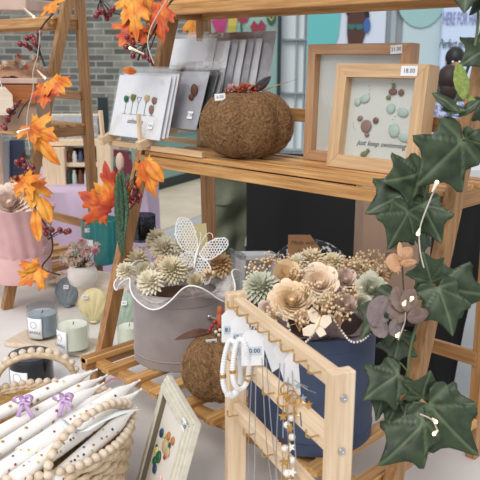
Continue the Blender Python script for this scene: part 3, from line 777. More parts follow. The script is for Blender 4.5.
fl('rose', 302, 318, zr - .01, .016, 'peach', 'peach_rose', 'small peach rose bud low between the ruffled rose and the cream butterfly', G2, 41, layers=4, open_=.4)
fl('puff', 328, 300, zr + .006, .014, 'cream2', 'dried_flower', 'tiny ecru dried flower beneath the largest peach rose', G2, 42, n=60, w=.18)
fl('puff', 358, 270, zr + .014, .02, 'cream2', 'dried_flower', 'ecru dried flower at the far right rear of the navy hat box', G2, 43, n=80, w=.16)
fl('rose', 362, 305, zr - .006, .02, 'sage', 'sage_flower', 'small sage flower low at the right of the navy hat box', G2, 44, layers=5, n0=4)
fl('rose', 272, 290, zr + .002, .016, 'palepink', 'pale_rose', 'tiny pale rose between the spiky green flower and the ruffled rose', G2, 45, layers=4)
fl('puff', 378, 278, zr + .004, .02, 'beige', 'dried_flower', 'beige dried flower at the outer right edge behind the sage flower', G2, 46, n=80, w=.16)
fl('puff', 298, 264, zr + .02, .018, 'cream', 'dried_flower', 'cream dried flower in front of the kraft sign card', G2, 47, n=80, w=.16)
# baby's breath: a spray of tiny buds over the whole bouquet
rnd = random.Random(5)
def breath(label, spots, z0, jit, n, mat, seed, rr=.0024):
    rnd = random.Random(seed); b = MB(); s = MB(); P0 = None
    for (px, py, dz) in spots:
        c = at(px, py, z=z0 + dz); P0 = P0 or c; st_ = c - V((0, 0, .016))
        for i in range(n):
            q = c + V((rnd.uniform(-jit, jit), rnd.uniform(-jit, jit), rnd.uniform(-.005, jit * .8)))
            s.tube([st_, c.lerp(q, .4), q], .0005, 3, False); b.ball(q, rr * rnd.uniform(.7, 1.25), 6)
    t = thing('babys_breath', P0, label, 'filler flowers'); b.build('tiny_buds', mat, t, 180, kind='stuff'); s.build('fine_stems', 'tan', t, kind='stuff')
breath('beige baby\'s breath scattered between the roses of the navy hat box', [(258, 270, .01), (268, 262, .02), (300, 272, .03), (335, 296, .012), (325, 305, .01), (300, 322, -.02), (276, 315, -.012), (352, 268, .02), (362, 262, .02), (372, 258, .02), (380, 270, .01),
    (345, 264, .03), (320, 312, .0), (340, 318, -.012), (306, 292, .02), (352, 292, .01), (390, 272, 0), (310, 258, .02), (285, 262, .02), (332, 272, .02), (368, 273, .01), (256, 281, 0), (322, 264, .02), (384, 262, 0)], zr + .01, .017, 22, 'beige', 9)
breath('cream baby\'s breath tucked among the flowers of the grey hat box', [(142, 248, .01), (178, 252, .01), (206, 262, .01), (155, 272, 0), (214, 252, .0)], z_f + .01, .013, 10, 'cream', 10, .002)
# cream paper butterfly in front
bc = at(316, 323, d=(H2 - CP).dot(CF) - .175); t = thing('butterfly_pick', bc, 'small cream butterfly ornament at the front of the peach roses', 'butterfly ornament')
Mb = basis(bc - CF * .01, CR, CU) @ Matrix.Scale(1.12 * (bc - CP).dot(CF) / FPX, 4)
for nm_, pts, tp in (('upper_wing', [(0, 0), (-6, 2), (-9, 10), (-5, 15), (1, 10), (3, 3)], .4), ('upper_wing', [(0, 0), (6, 8), (13, 8), (14, 2), (8, -4)], -.4),
                 ('lower_wing', [(0, 0), (-6, 0), (-14, -4), (-13, -10), (-6, -11), (0, -5)], .3), ('lower_wing', [(0, -1), (6, -3), (9, -9), (3, -12), (-1, -7)], -.3)):
    b = MB(); b.prism(pts, 1.2, Mb @ Matrix.Rotation(tp, 4, 'Y')); b.build(nm_, 'peach', t, bevel=.0008)
b = MB(); b.tube([Mb @ V(q) for q in ((-3, -6, 2), (0, 0, 3), (3, 7, 2))], [.001, .003, .0015], 8); b.build('body', 'peach2', t, 60)

# ============================================================ FIBRE PUMPKINS
def pumpkin(c, R, hh, label, seed, lobes=7, egg=0):
    t = thing('fibre_pumpkin', c - V((0, 0, hh)), label, 'pumpkin'); prof = []
    for i in range(25):
        a = -pi / 2 + pi * i / 24; prof.append((R * cos(a) ** .72 if 0 < i < 24 else 0, hh * sin(a) * (1 - .1 * (i > 20) * (i - 20) / 4)))
    f = lambda a, z: (1 - .11 * abs(cos(a * lobes / 2)) ** 4) * (1 + .015 * noise.noise(V((cos(a) * 4, sin(a) * 4, z * 40)))) * (1 - egg * z / hh)
    b = MB(); b.lathe(prof, 112, c, f); b.build('body', 'coir', t, 180)
    rnd = random.Random(seed); b = MB()
    for i in range(900):
        a = rnd.uniform(0, 2 * pi); ph = math.asin(rnd.uniform(-.9, .97)); da = rnd.uniform(-.35, .35); dp = rnd.uniform(-.35, .35); pts = []
        for k in range(4):
            aa = a + da * k / 3; pp = max(-1.5, min(1.5, ph + dp * k / 3 + .04 * sin(k * 2 + i))); z = hh * sin(pp)
            rr = R * cos(pp) ** .72 * f(aa, z); lift = 1.004 + .014 * sin(pi * k / 3)
            pts.append(c + V((rr * cos(aa) * lift, rr * sin(aa) * lift, z * lift)))
        b.tube(pts, rnd.choice((.0003, .0004, .0005)), 3, False)
    b.build('loose_fibres', 'strand', t, kind='stuff'); return t
PC = at(247, 124, z=ZU + .066)
pk = pumpkin(PC, .095, .068, 'large brown coir fibre pumpkin on the top shelf beside the greeting cards', 1)
top = PC + V((0, 0, .062))
tag_on(pk, basis(at(220, 97, d=(PC - CP).dot(CF) - .062), CR + CU * .08, CU - CF * .2), .021, .013, '6.00')
dP = (PC - CP).dot(CF) - .01
b = MB(); puff(b, at(231, 90, d=dP - .02), .013, 40, .8, .16, 3); b.build('small_flower', 'pinkpet', pk, 180)
for i, (x, y, r_) in enumerate(((244, 89, .018), (256, 90, .014), (238, 92, .012))): b = MB(); flower(b, at(x, y, d=dP - .01), r_, (0, -.4, 1), 3, 4, 1, .9, 4 + i); b.build('dried_flower', 'orange', pk, 180)
for i in range(9): b = MB(); b.ball(at(226 + i * 4.2, 92 - (i % 3) * 2.5, d=dP - .03), .0032, 7); b.build('red_seed', 'hberry', pk, 180)
leaf(at(254, 92, d=dP - .02), at(271, 76, d=dP - .03), 'lance', .9, 0, .1).build('dark_feather', 'dkfeather', pk, 180, solid=.0005)
b = MB(); b.tube([at(262, 91, d=dP), at(278, 85, d=dP), at(298, 79, d=dP)], [.0016, .001, .0003], 5); b.build('quill', 'tan', pk)
PC2 = at(217, 366, z=ZL + .063)
pk = pumpkin(PC2, .066, .063, 'smaller brown coir fibre pumpkin on the lower shelf between both hat boxes', 2, 7, .05)
top = PC2 + V((0, 0, .058)); dd = (PC2 - CP).dot(CF)
tag_on(pk, basis(at(211.5, 342, d=dd - .038), CR + CU * .1, CU - CF * .6), .02, .013, '4.00')
b = MB(); b.tube([at(219, 333, d=dd), at(220, 318, d=dd), at(220, 306, d=dd)], [.006, .0075, .004], 10); puff(b, at(220, 312, d=dd), .009, 60, .6, .08, 4); b.build('orange_bloom', 'orange', pk, 180)
b = MB()
for i, (x, y) in enumerate(((212, 326), (215, 322), (218, 327), (223, 324), (226, 328), (210, 330))): b.ball(at(x, y, d=dd - .008), .0042, 8)
b.build('red_seeds', 'hberry', pk, 180)
b = MB()
for i, (x, y) in enumerate(((216, 332), (220, 330), (224, 333), (219, 335))): b.ball(at(x, y, d=dd - .012), .0036, 8)
b.build('cream_seeds', 'cream2', pk, 180)
leaf(at(212, 331, d=dd), at(178, 334, d=dd - .03), 'lance', .55, .6, .5, .1).build('brown_feather', 'feather', pk, 180, solid=.0005)

# ============================================================ CARD RACK AND CARDS
t = thing('card_rack', (0.0, .15, ZU), 'raw pine card rack with upright pegs at the left of the top shelf', 'card rack')
za = ZU
for x in (-.105, .032):
    b = MB(); b.bar((x, .115, za + .012), (x, .30, za + .075), .015, .019); b.build('sloping_rail', 'lpiney', t, bevel=.001)
    b = MB(); b.bar((x, .296, za), (x, .296, za + .072), .012, .014, (0, 1, 0)); b.build('rear_support', 'lpinez', t, bevel=.001)
    for k, y in enumerate((.122, .19, .255)):
        zb_ = za + .012 + (y - .115) * .34; b = MB(); b.bar((x, y, zb_), (x, y - .004, zb_ + .066), .008, .008, (0, 1, 0)); b.build('peg', 'lpinez', t, bevel=.0008)
for y, z in ((.15, .006), (.3, .006), (.27, .04)):
    b = MB(); b.bar((-.115, y, za + z), (.2 if z < .01 else .042, y, za + z), .014, .012); b.build('cross_bar', 'oakx', t, bevel=.001)
def card(bl, w, h, lean, mat, label, group, name='greeting_card', th=.0012, film=1, yaw=0):
    """a card leaning back, in a clear sleeve; bl is its bottom left corner"""
    Mx = Matrix.Translation(V(bl)) @ Matrix.Rotation(yaw, 4, 'Z') @ Matrix.Rotation(pi / 2 - lean, 4, 'X')
    t = thing(name, bl, label, 'greeting card', group, Mx=Mx)
    b = MB(); b.M = Mx; b.box((w / 2, h / 2, 0), (w, h, th)); b.build('card', mat, t)
    if film:
        b = MB(); b.M = Mx; rnd = random.Random(int(w * 1e4 + h * 1e3)); 
        b.grid(12, 12, lambda u, v: V((-.003 + u * (w + .006), -.002 + v * (h + .016), .0028 + .0022 * noise.noise(V((u * 8, v * 7, w * 90))))))
        b.build('clear_sleeve', 'film', t, 180)
    return t, Mx
GC = 'greeting cards in the pine rack'
ct, Mx = card((-.098, .134, .553), .178, .136, .27, 'white', 'white card with five pebble cocktail glasses at the front of the rack', GC)
ink = lambda pts, par, name, r=.0007, mat='ink': (lambda b: b.build(name, mat, par))(MB().tube([Mx @ V((x, y, .0012)) for x, y in pts], r, 4))
cardo = ct.children[0]
for i, x in enumerate((.043, .066, .086, .112, .138)):
    top_ = .088 + (i % 2) * .004
    b = MB()
    for seg in ([(x, .05), (x, .074)], [(x - .008, .05), (x + .008, .05)], [(x, .074), (x - .008, top_)], [(x, .074), (x + .008, top_)], [(x - .008, top_), (x + .008, top_)]):
        b.tube([Mx @ V((a, c_, .0012)) for a, c_ in seg], .0006, 4)
    b.build('drawn_glass', 'ink', ct)
    if i != 2:
        b = MB(); b.ball(Mx @ V((x + (.002 if i > 2 else 0), top_ - .006, .003)), .008, 10, (1, .45, 1.05)); b.build('pebble', ['gtan', 'ggreen', 'olivep', 'olivep', 'seaglass'][0] if i == 9 else ['ggreen', 'olivep', 'seaglass', 'gtan', 'brownp'][i], ct, 180)
b = MB(); b.ball(Mx @ V((.136, .062, .003)), .009, 10, (.8, .45, 1.2)); b.build('pebble', 'brownp', ct, 180)
text('unbelieva', .016, Mx @ Matrix.Translation((.085, .035, .0012)), 'ink', ct, 'handwriting', shear=.4, sx=.9)
tag_on(ct, Mx @ Matrix.Translation((.142, .028, .003)), .017, .013, '7.50')
for i in range(2):
    card((-.092 + i * .004, .142 + i * .007, .556 + i * .002), .178, .136, .27 - i * .01, 'white', ['plain white card directly behind the cocktail glass card', 'second plain white card behind the cocktail glass card'][i], GC)
ct, Mx = card((-.03, .188, .575), .165, .125, .33, 'grey_card', 'grey card with a dark pebble and price sticker in the second row', GC)
b = MB(); b.ball(Mx @ V((.135, .083, .004)), .013, 10, (.8, .4, 1.1)); b.ball(Mx @ V((.13, .068, .004)), .009, 10, (.9, .4, .8)); b.build('pebble', 'feather', ct, 180)
tag_on(ct, Mx @ Matrix.Translation((.139, .03, .003)), .016, .016, '7.50')
card((-.018, .199, .578), .166, .128, .36, 'dark_card', 'dark green grey card leaning behind the grey pebble card', GC)
card((-.012, .209, .58), .166, .13, .37, 'grey_card', 'light grey card leaning behind the dark card', GC)
ct, Mx = card((-.112, .262, .603), .188, .168, .27, 'white', 'large plain white card standing tallest at the left of the rear row', GC)
b = MB(); b.ball(Mx @ V((.176, .098, .003)), .006, 8, (1, .4, 1)); b.build('pebble', 'ink', ct, 180)
txt = ['nearest', 'second', 'third', 'fourth', 'fifth']
for i in range(6):
    x0 = -.09 + i * .018
    card((x0 + .02, .268 + i * .007, .6 + i * .001), .186 if i < 5 else .2, .163 + (i == 5) * .014, .25 - i * .006, 'grey_card' if i % 2 else 'white',
        (['nearest', 'second', 'third', 'fourth', 'fifth'][i] if i < 5 else 'farthest and largest') + ' of the sleeved grey cards stacked behind the big white card', GC)
# drawn scallops on the last visible card
# ============================================================ PICTURE FRAMES
def pframe(bl, w, h, bw, dp, lean, mats, label, yaw=0, art=True, inner='mat'):
    Mx = Matrix.Translation(V(bl)) @ Matrix.Rotation(yaw, 4, 'Z') @ Matrix.Rotation(pi / 2 - lean, 4, 'X')
    t = thing('picture_frame', bl, label, 'picture frame', Mx=Mx)
    for nm, pts, m in (('bottom_rail', [(0, 0), (w, 0), (w - bw, bw), (bw, bw)], mats[0]), ('top_rail', [(0, h), (bw, h - bw), (w - bw, h - bw), (w, h)], mats[0]),
                    ('left_rail', [(0, 0), (bw, bw), (bw, h - bw), (0, h)], mats[1]), ('right_rail', [(w, 0), (w, h), (w - bw, h - bw), (w - bw, bw)], mats[1])):
        b = MB(); b.prism(pts, dp, Mx @ Matrix.Translation((0, 0, -dp))); b.build(nm, m, t, bevel=.0008)
    b = MB(); b.M = Mx; b.box((w / 2, h / 2, -dp * .62), (w - 2 * bw + .002, h - 2 * bw + .002, .004)); mt = b.build('mat_board', inner, t)
    return t, Mx, mt
tA, Mx, mt = pframe(at(303, 159, z=ZU) + V((0, .0, 0)), .228, .222, .019, .03, .03, ('doakx', 'doaky'), 'larger darker oak frame standing at the back behind the pebble picture')
w_, h_ = .228, .222
b = MB(); b.M = Mx; b.box((w_ / 2, h_ / 2, -.012), (w_ - .038, h_ - .038, .0015)); b.build('glass_pane', 'glass', tA)
tag_on(tA, Mx @ Matrix.Translation((w_ - .028, h_ - .011, .0006)) @ Matrix.Rotation(.06, 4, 'Z'), .024, .015, '21.00')
FA = at(326, 166, z=ZU); w_, h_ = .19, .188
tF, Mx, mt = pframe(FA, w_, h_, .024, .036, .12, ('oakx', 'oaky'), 'smaller light oak box frame with pebble sea creatures and words just keep swimming')
tag_on(tF, Mx @ Matrix.Translation((w_ - .036, h_ - .012, .0006)), .032, .017, '18.00')
def art(x, y, dz=.002): return Mx @ Matrix.Translation((x * w_, y * h_, -.0203 + dz))
def peb(x, y, rx, ry, mat, name='pebble', rot=0):
    b = MB(); b.M = art(x, y) @ Matrix.Rotation(rot, 4, 'Z'); b.ball((0, 0, 0), 1, 12, (rx, ry, .003)); b.build(name, mat, mt, 180)
# fish of sea glass, crab, turtle, little fish
peb(.30, .68, .011, .008, 'seaglass', 'fish_body', .3); peb(.22, .645, .007, .007, 'seaglass', 'fish_tail')
peb(.73, .57, .012, .008, 'seaglass', 'fish_body', -.2); peb(.60, .60, .009, .009, 'seaglass', 'fish_tail', .5); peb(.83, .60, .004, .008, 'seaglass', 'fish_fin', .4)
peb(.66, .40, .011, .013, 'seaglass', 'whale_body', .4); peb(.78, .34, .014, .007, 'seaglass', 'whale_tail', -.2)
peb(.35, .42, .012, .012, 'brownp', 'crab_body'); peb(.27, .49, .006, .005, 'brownp', 'crab_claw', .5); peb(.45, .48, .006, .006, 'amber', 'crab_claw'); peb(.37, .34, .005, .004, 'brownp', 'crab_leg')
peb(.60, .755, .009, .006, 'amber', 'turtle_shell'); peb(.69, .75, .006, .006, 'amber', 'turtle_head'); peb(.60, .81, .004, .005, 'olivep', 'turtle_flipper'); peb(.56, .70, .005, .004, 'olivep', 'turtle_flipper')
peb(.36, .155, .008, .005, 'olivep', 'little_fish', .4); peb(.40, .19, .004, .004, 'olivep', 'little_fin')
for x, y in ((.33, .80), (.335, .765), (.335, .73), (.56, .83), (.575, .86), (.83, .68), (.86, .72), (.86, .68), (.63, .50), (.65, .53), (.19, .44), (.20, .41), (.22, .385)):
    b = MB(); b.M = art(x, y, .0003); b.ball((0, 0, 0), .0009, 6); b.build('ink_dot', 'ink', mt)
text('just keep swimming', .0135, art(.53, .26, .0003), 'ink', mt, 'handwriting', shear=.4, sx=.95, th=.0004)
b = MB(); b.M = Mx; b.box((w_ / 2, h_ / 2, -.008), (w_ - .046, h_ - .046, .0012)); b.build('glass_pane', 'glass', tF)

# ============================================================ BEHIND THE HAT BOXES
# olive jacket hung over a chair back
jd = 2.95
t = thing('wooden_chair', at(232, 330, d=jd), 'dark chair mostly hidden under the olive green jacket behind the butterfly', 'chair')
cb = at(236, 165, d=jd); cw = 36 / FPX * jd
for sx in (-1, 1):
    b = MB(); q = cb + RW * cw * .42 * sx; b.bar(V((q.x, q.y, GZ)), q, .03, .03, (0, 1, 0)); b.build('leg', 'twig', t, bevel=.003)
    b = MB(); q = q + HF * .38; b.bar(V((q.x, q.y, GZ)), V((q.x, q.y, GZ + .45)), .03, .03, (0, 1, 0)); b.build('leg', 'twig', t, bevel=.003)
b = MB(); q = cb + HF * .19; b.bar(V((q.x, q.y, GZ + .46)) - HF * .2, V((q.x, q.y, GZ + .46)) + HF * .2, cw * 1.0, .03); b.build('seat', 'twig', t, bevel=.003)
b = MB(); b.bar(cb - RW * cw * .45, cb + RW * cw * .45, .02, .12); b.build('backrest', 'twig', t, bevel=.003)
t = thing('jacket', cb, 'olive green cotton jacket with a pocket flap hanging behind the grey hat box', 'jacket')
def jk(u, v, off=0):
    x0 = [205, 203, 202, 203, 205]; x1 = [258, 257, 246, 244, 248]
    s_ = v * 4; i = min(3, int(s_)); f_ = s_ - i
    a = x0[i] * (1 - f_) + x0[i + 1] * f_; e = x1[i] * (1 - f_) + x1[i + 1] * f_
    y = 150 + v * 185; fd = .022 * sin(u * 9 + v * 3) + .012 * sin(v * 26 + u * 7) + .02 * noise.noise(V((u * 4, v * 9, 1)))
    return at(a + (e - a) * u, y, d=jd - .07 - off + fd - .05 * sin(pi * u))
b = MB(); b.grid(36, 44, lambda u, v: jk(u, v)); b.build('front_panel', 'olive', t, 180, solid=.008)
b = MB(); b.grid(12, 8, lambda u, v: jk(.24 + .32 * u, .265 + .03 * v + .006 * sin(u * 4), .012)); b.build('pocket_flap', 'olive', t, 60, solid=.006)
b = MB(); b.tube([jk(.99, .02 + .5 * i / 14, .008) for i in range(15)], [.001 + .004 * abs(sin(i * 1.3)) for i in range(15)], 6); b.build('white_lining_edge', 'whiteframe', t, 60)
# black and white patterned bag
bc = at(309, 300, d=2.15); t = thing('shoulder_bag', bc, 'rounded black bag with white floral pattern behind the peach roses', 'bag')
b = MB(); kk = 2.15 / FPX
b.grid(40, 14, lambda u, v: bc + RW * (50 * kk * cos(pi * u)) + V((0, 0, 1)) * (62 * kk * sin(pi * u) ** .7 * (1 - .0 * v) - 14 * kk * (1 - sin(pi * u))) + HF * ((v - .5) * .1) + V((0, 0, -.02)) * (2 * v - 1) ** 2)
b.grid(40, 8, lambda u, v: bc + RW * (50 * kk * cos(pi * u)) * (1 - v) + V((0, 0, 1)) * ((62 * kk * sin(pi * u) ** .7 - 14 * kk * (1 - sin(pi * u))) * (1 - v) - 14 * kk * v - .02 * (1 - v)) - HF * (.05 + .02 * sin(pi * v)))
b.build('bag_body', 'bwfloral', t, 60)
# kraft storage box with stamped lines
d_ = 1.98; t = thing('kraft_box', at(392, 300, d=d_), 'tall brown kraft cardboard box with stamped lines behind the ivy', 'cardboard box')
BM = basis(at(360, 290, d=d_), RW + V((0, 0, 0)), None, (0, 0, 1)); kk = d_ / FPX
b = MB(); b.M = BM; w_ = 68 * kk; h_ = 103 * kk; b.box((w_ / 2 + .0, .07, h_ / 2 - .03), (w_, .14, h_ + .06)); b.build('box_body', 'kraft2', t, bevel=.003)
b = MB(); b.M = BM; b.box((w_ / 2, -.001, h_ - .012), (w_, .002, .024)); b.build('lid_flap', 'kraft', t)
for i, s_ in enumerate(('MINI', 'COSY', 'GLOW', 'LOVE')):
    text(s_, .017, BM @ Matrix.Translation((w_ * .44, -.0012, h_ * .43 - i * .021)) @ Matrix.Rotation(pi / 2, 4, 'X'), 'lettering', t, 'stamped_line', sx=.8)
# little support shelf the kraft box, bag and sign stand on
b = MB(); b.M = basis(at(300, 300, d=2.12), RW, None, (0, 0, 1)); b.box((.1, .12, -.06), (.58, .3, .02)); 
b.box((-.17, .12, -.4), (.02, .28, .66)); b.box((.36, .1, -.4), (.02, .3, .66)); b.build('side_trolley', 'twig', bevel=.003, label='dark trolley hidden behind the navy hat box, under the kraft box and the patterned bag', category='trolley')
# kraft sign card
SM = basis(at(303, 262, d=1.62), CR + CF * .1, (0, 0, 1)); t = thing('kraft_sign', SM.translation, 'brown kraft sign card with handwriting standing behind the peach roses', 'sign', Mx=SM); kk = 1.62 / FPX
b = MB(); b.prism([(-16 * kk, -40 * kk), (17 * kk, -40 * kk), (17 * kk, 14 * kk), (6 * kk, 28 * kk), (-16 * kk, 28 * kk)], .0015, SM); b.build('card', 'kraft', t)
text('Made with', 6 * kk, SM @ Matrix.Translation((-1 * kk, 20 * kk, .0017)), 'lettering', t, 'handwriting', shear=.3)
text('love', 7 * kk, SM @ Matrix.Translation((-1 * kk, 11 * kk, .0017)), 'lettering', t, 'handwriting', shear=.3)
b = MB(); b.tube([SM @ V((10 * kk, 12 * kk, .003)), SM @ V((26 * kk, -1 * kk, .02)), SM @ V((44 * kk, -14 * kk, .02))], .0013, 5); b.build('quill', 'white', label='thin white quill lying across the top of the peach roses', category='quill')
# small white box frame
FM = basis(at(238, 300, d=1.66), CR * .93 + CF * .35, None, (0, 0, 1)); kk = 1.66 / FPX
t = thing('picture_frame', FM.translation, 'small white box frame standing between the jacket and the navy hat box', 'picture frame', Mx=FM)
w_, h_ = 40 * kk, 46 * kk
for nm, c_, sz in (('left_rail', (.006, .02, h_ / 2), (.012, .04, h_)), ('right_rail', (w_ - .006, .02, h_ / 2), (.012, .04, h_)), ('top_rail', (w_ / 2, .02, h_ - .006), (w_, .04, .012)), ('bottom_rail', (w_ / 2, .02, .006), (w_, .04, .012))):
    b = MB(); b.M = FM; b.box(c_, sz); b.build(nm, 'whiteframe', t, bevel=.001)
b = MB(); b.M = FM; b.box((w_ / 2, .03, h_ / 2), (w_ - .02, .004, h_ - .02)); b.build('backing', 'poster2', t)
# dark candle glass and clear tumbler behind the bouquet
def tumbler(px, py, d, wpx, hpx, label, mat='darkglass', wax=None, name='glass_jar'):
    k = d / FPX; c = at(px, py, d=d); r = wpx / 2 * k; h = hpx * k
    t = thing(name, c, label, 'glass jar'); b = MB()
    b.lathe([(0, 0), (r * .96, 0), (r, .004), (r, h), (r - .002, h), (r - .002, .006), (0, .006)], 36, c); b.build('glass', mat, t, 40)
    if wax: b = MB(); b.lathe([(0, .007), (r - .003, .007), (r - .003, h * .7), (0, h * .7)], 30, c); b.build('wax', wax, t, 40)
    return t
tumbler(143, 240, 1.72, 26, 26, 'dark glass tumbler with black candle behind the grey hat box flowers', 'darkglass', 'waxdark', 'candle_jar')
tumbler(216, 296, 1.66, 40, 46, 'clear glass tumbler standing behind the grey hat box', 'glass')

# ============================================================ JEWELLERY RACK
RZ = .385; A = at(236, 292, z=RZ); B_ = at(341, 370, z=RZ); dA = (A - CP).dot(CF); dB = (B_ - CP).dot(CF)
rackd = lambda px: dA + (px - 236) / 105 * (dB - dA); ex = (B_ - A); LJ = sqrt(ex.x ** 2 + ex.y ** 2); ang = atan2(ex.y, ex.x)
JM = Matrix.Translation((A.x, A.y, 0)) @ Matrix.Rotation(ang, 4, 'Z')     # x along the rack, y to its back
t = thing('jewellery_rack', None, 'raw pine jewellery rack with brass hooks in front of the navy hat box', 'jewellery rack', Mx=JM)
def jb(name, mat, c, sz, bev=.0015, par=None):
    b = MB(); b.M = JM; b.box(c, sz); return b.build(name, mat, par or t, bevel=bev)
jb('post', 'lpinez', (0, 0, RZ / 2), (.016, .03, RZ)); jb('post', 'lpinez', (LJ, 0, RZ / 2), (.016, .03, RZ))
for z in (RZ - .015, RZ - .095, RZ - .185):
    rl = jb('rail', 'lpinex', (LJ / 2, 0, z), (LJ - .018, .016, .024) if z < .3 else (LJ - .018, .016, .02))
    n = 8 if z > .3 else 5
    for i in range(n):
        x = .03 + (LJ - .06) * i / (n - 1); b = MB(); b.M = JM
        b.tube([(x, -.006, z + .002), (x, -.022, z + .002), (x, -.025, z + .004), (x, -.025, z + .013)], .0012, 6); b.build('hook', 'brass', rl, 60)
for x in (0, LJ):
    jb('foot', 'lpiney', (x, 0, .006), (.02, .07, .012))
    sg = 1 if x else -1
    for z in (RZ - .03, RZ - .095, RZ - .185):
        b = MB(); b.M = JM; b.lathe([(.0045, 0), (.004, .001), (.0018, .001), (.001, .0002), (0, .0002)], 12, (x + sg * .009, 0, z), None, Matrix.Rotation(sg * pi / 2, 3, 'Y')); b.build('screw', 'steel', t, 30)
for k_ in (0, 1): jb('diamond_block', 'lpinex', (.012 + k_ * .002, -.02 - .002 * k_, .045), (.03 - k_ * .012, .01, .03 - k_ * .012))
hook = lambda i, n=8: .03 + (LJ - .06) * i / (n - 1)
# earring cards: tall white cards hung on each hook, lapped
GE = 'white jewellery cards on the top hooks of the pine rack'
lab = ['first jewellery card, at the far left end of the rack', 'second jewellery card from the left end of the rack', 'third jewellery card from the left, the one with its price printed clearly', 'fourth jewellery card, turned edge-on right of the clearly priced one', 'fifth jewellery card, above the gold star earrings', 'sixth jewellery card, nearest the right post']
CP_ = [(230, 310, 17, 34, 0, 0), (240, 317, 19, 36, 0, 0), (253, 330, 23, 38, 0, 0), (266, 333, 15, 44, .35, .5), (278, 342, 15, 46, .35, .5), (291, 352, 15, 50, .1, .4)]
for i in range(6):
    px_, py_, w_, h_, rl_, yw_ = CP_[i]; dd = rackd(px_) - .035 - .004 * (i % 2); k = dd / FPX; w_ *= k; h_ *= k
    CM = basis(at(px_, py_, d=dd), RW + HF * (yw_ + .1), None, (0, 0, 1)) @ Matrix.Rotation(pi / 2, 4, 'X') @ Matrix.Rotation(rl_, 4, 'Z')
    e = thing('jewellery_card', None, 'small white ' + lab[i], 'jewellery card', GE, Mx=CM)
    b = MB(); b.prism([(-w_ / 2, -h_), (w_ / 2, -h_), (w_ / 2, -.008), (w_ / 2 - .008, 0), (-w_ / 2 + .008, 0), (-w_ / 2, -.008)], .0008, CM); b.build('card', 'white', e)
    if i < 3:
        tg = MB(); tg.M = CM; tg.box((0, -.03, .0014), (w_ * .75, .012, .0008)); o = tg.build('price_label', 'poster', e)
        text(('8.00', '12.00', '10.00')[i], .009, CM @ Matrix.Translation((0, -.03, .002)), 'ink', o, 'printed_price')
# heishi bracelets
def beadloop(path, r, mat, parent=None, step=1.5, name='beads', flat=0):
    q = smooth_path(path, 14); b = MB(); last = q[0]; prev = q[0]
    for i, x in enumerate(q):
        if (x - last).length > r * step:
            d = (x - last).normalized(); R_ = d.to_track_quat('Z', 'Y').to_matrix()
            b.ball(x, r, 10, (1, 1, .62 if flat else 1), R_); last = x
    return b
def bracelet(px, top, w, hh, d, label, off, bar=False):
    k = d / FPX; c = at(px, top, d=d)
    pts = [c + CR * (w * k * sin(a) * (1 - .25 * cos(a))) - V((0, 0, 1)) * (hh * k * (1 - cos(a)) / 2) - CF * (.006 * sin(a * 2) + off) for a in [2 * pi * i / 14 for i in range(15)]]
    t = thing('bracelet', c, label, 'bracelet', 'disc bead bracelets on the left hook')
    beadloop(pts, .0042, 'jewel', flat=1, step=.62).build('disc_beads', 'jewel', t, 60)
    for a_, c_ in ((5, 6), (10, 9)): g = MB(); g.tube([pts[a_], pts[a_].lerp(pts[c_], .3)], .0048, 10); g.build('gold_spacer', 'gold', t, 60)
    if bar: g = MB(); g.tube(smooth_path(pts[6:9]), .0052, 10); g.build('white_tube_bead', 'white', t, 60)
bracelet(232, 340, 9, 60, dA - .05, 'outer white disc bead bracelet with a solid curved tube, left post of the rack', .0, True)
bracelet(241, 338, 8, 54, dA - .065, 'inner white disc bead bracelet hanging nearer the second jewellery card', .008)
# fine chains
def strand(pts, label, mat, r=.0008, beads=0, group=None, pend=None):
    q = smooth_path(pts, 8); t = thing('necklace', q[0], label, 'necklace', group)
    b = MB(); b.tube(q, r, 5); b.build('chain', mat, t, 60)
    return t, q
GN = 'fine silver chains hanging on the pine rack'
dj = rackd
for i, (x, y0, x1, y1) in enumerate(((252, 390, 248, 478), (262, 380, 271, 478), (280, 385, 276, 478), (288, 388, 290, 470))):
    d = dj(x) - .04
    strand([at(x, y0 - 22, d=d), at((x + x1) / 2 - 1, (y0 + y1) / 2, d=d - .004), at(x1, y1, d=d), at(x1 + 3, y1 + 12, d=d), at(x1 + 6, y1, d=d), at((x + x1) / 2 + 5, (y0 + y1) / 2, d=d - .004), at(x + 4, y0 - 22, d=d)],
           ['leftmost fine silver chain beside the left post', 'second fine silver chain from the left post', 'third fine silver chain, left of the pearl strand', 'fourth fine silver chain, touching the pearl strand'][i], 'steel', .0007, group=GN)
# pearl and star strand
t, q = strand([at(288, 385, d=rackd(290) - 0.015), at(286, 410, d=rackd(290) - 0.015), at(290, 440, d=rackd(290) - 0.025), at(287, 475, d=rackd(290) - 0.025), at(292, 500, d=rackd(290) - 0.025)], 'gold necklace strand of pearls and small gold stars on the right half of the rack', 'gold', .0008)
for i, (x, y) in enumerate(((287, 425), (292, 437), (285, 448), (292, 460), (287, 473), (291, 418), (290, 483))):
    b = MB(); b.ball(at(x, y, d=rackd(290) - .03), .0046, 14); b.build('pearl', 'pearl', t, 180)
def star(Mx, r, th=.0018): 
    b = MB(); b.prism([((r if i % 2 == 0 else r * .42) * sin(pi * i / 5), (r if i % 2 == 0 else r * .42) * cos(pi * i / 5)) for i in range(10)], th, Mx); return b
for i, (x, y, m) in enumerate(((283, 416, 'gold'), (283, 441, 'twig'), (291, 447, 'pearl'), (284, 462, 'gold'), (292, 472, 'pearl'), (290, 428, 'gold'))):
    star(basis(at(x, y, d=rackd(290) - 0.035), CR + CU * (.4 * sin(i)), CU), .0065).build('star_charm', m, t)
ge = thing('earrings', at(292, 395, d=rackd(290) - 0.025), 'tangled gold hoop and star earrings above the pearl strand', 'earrings')
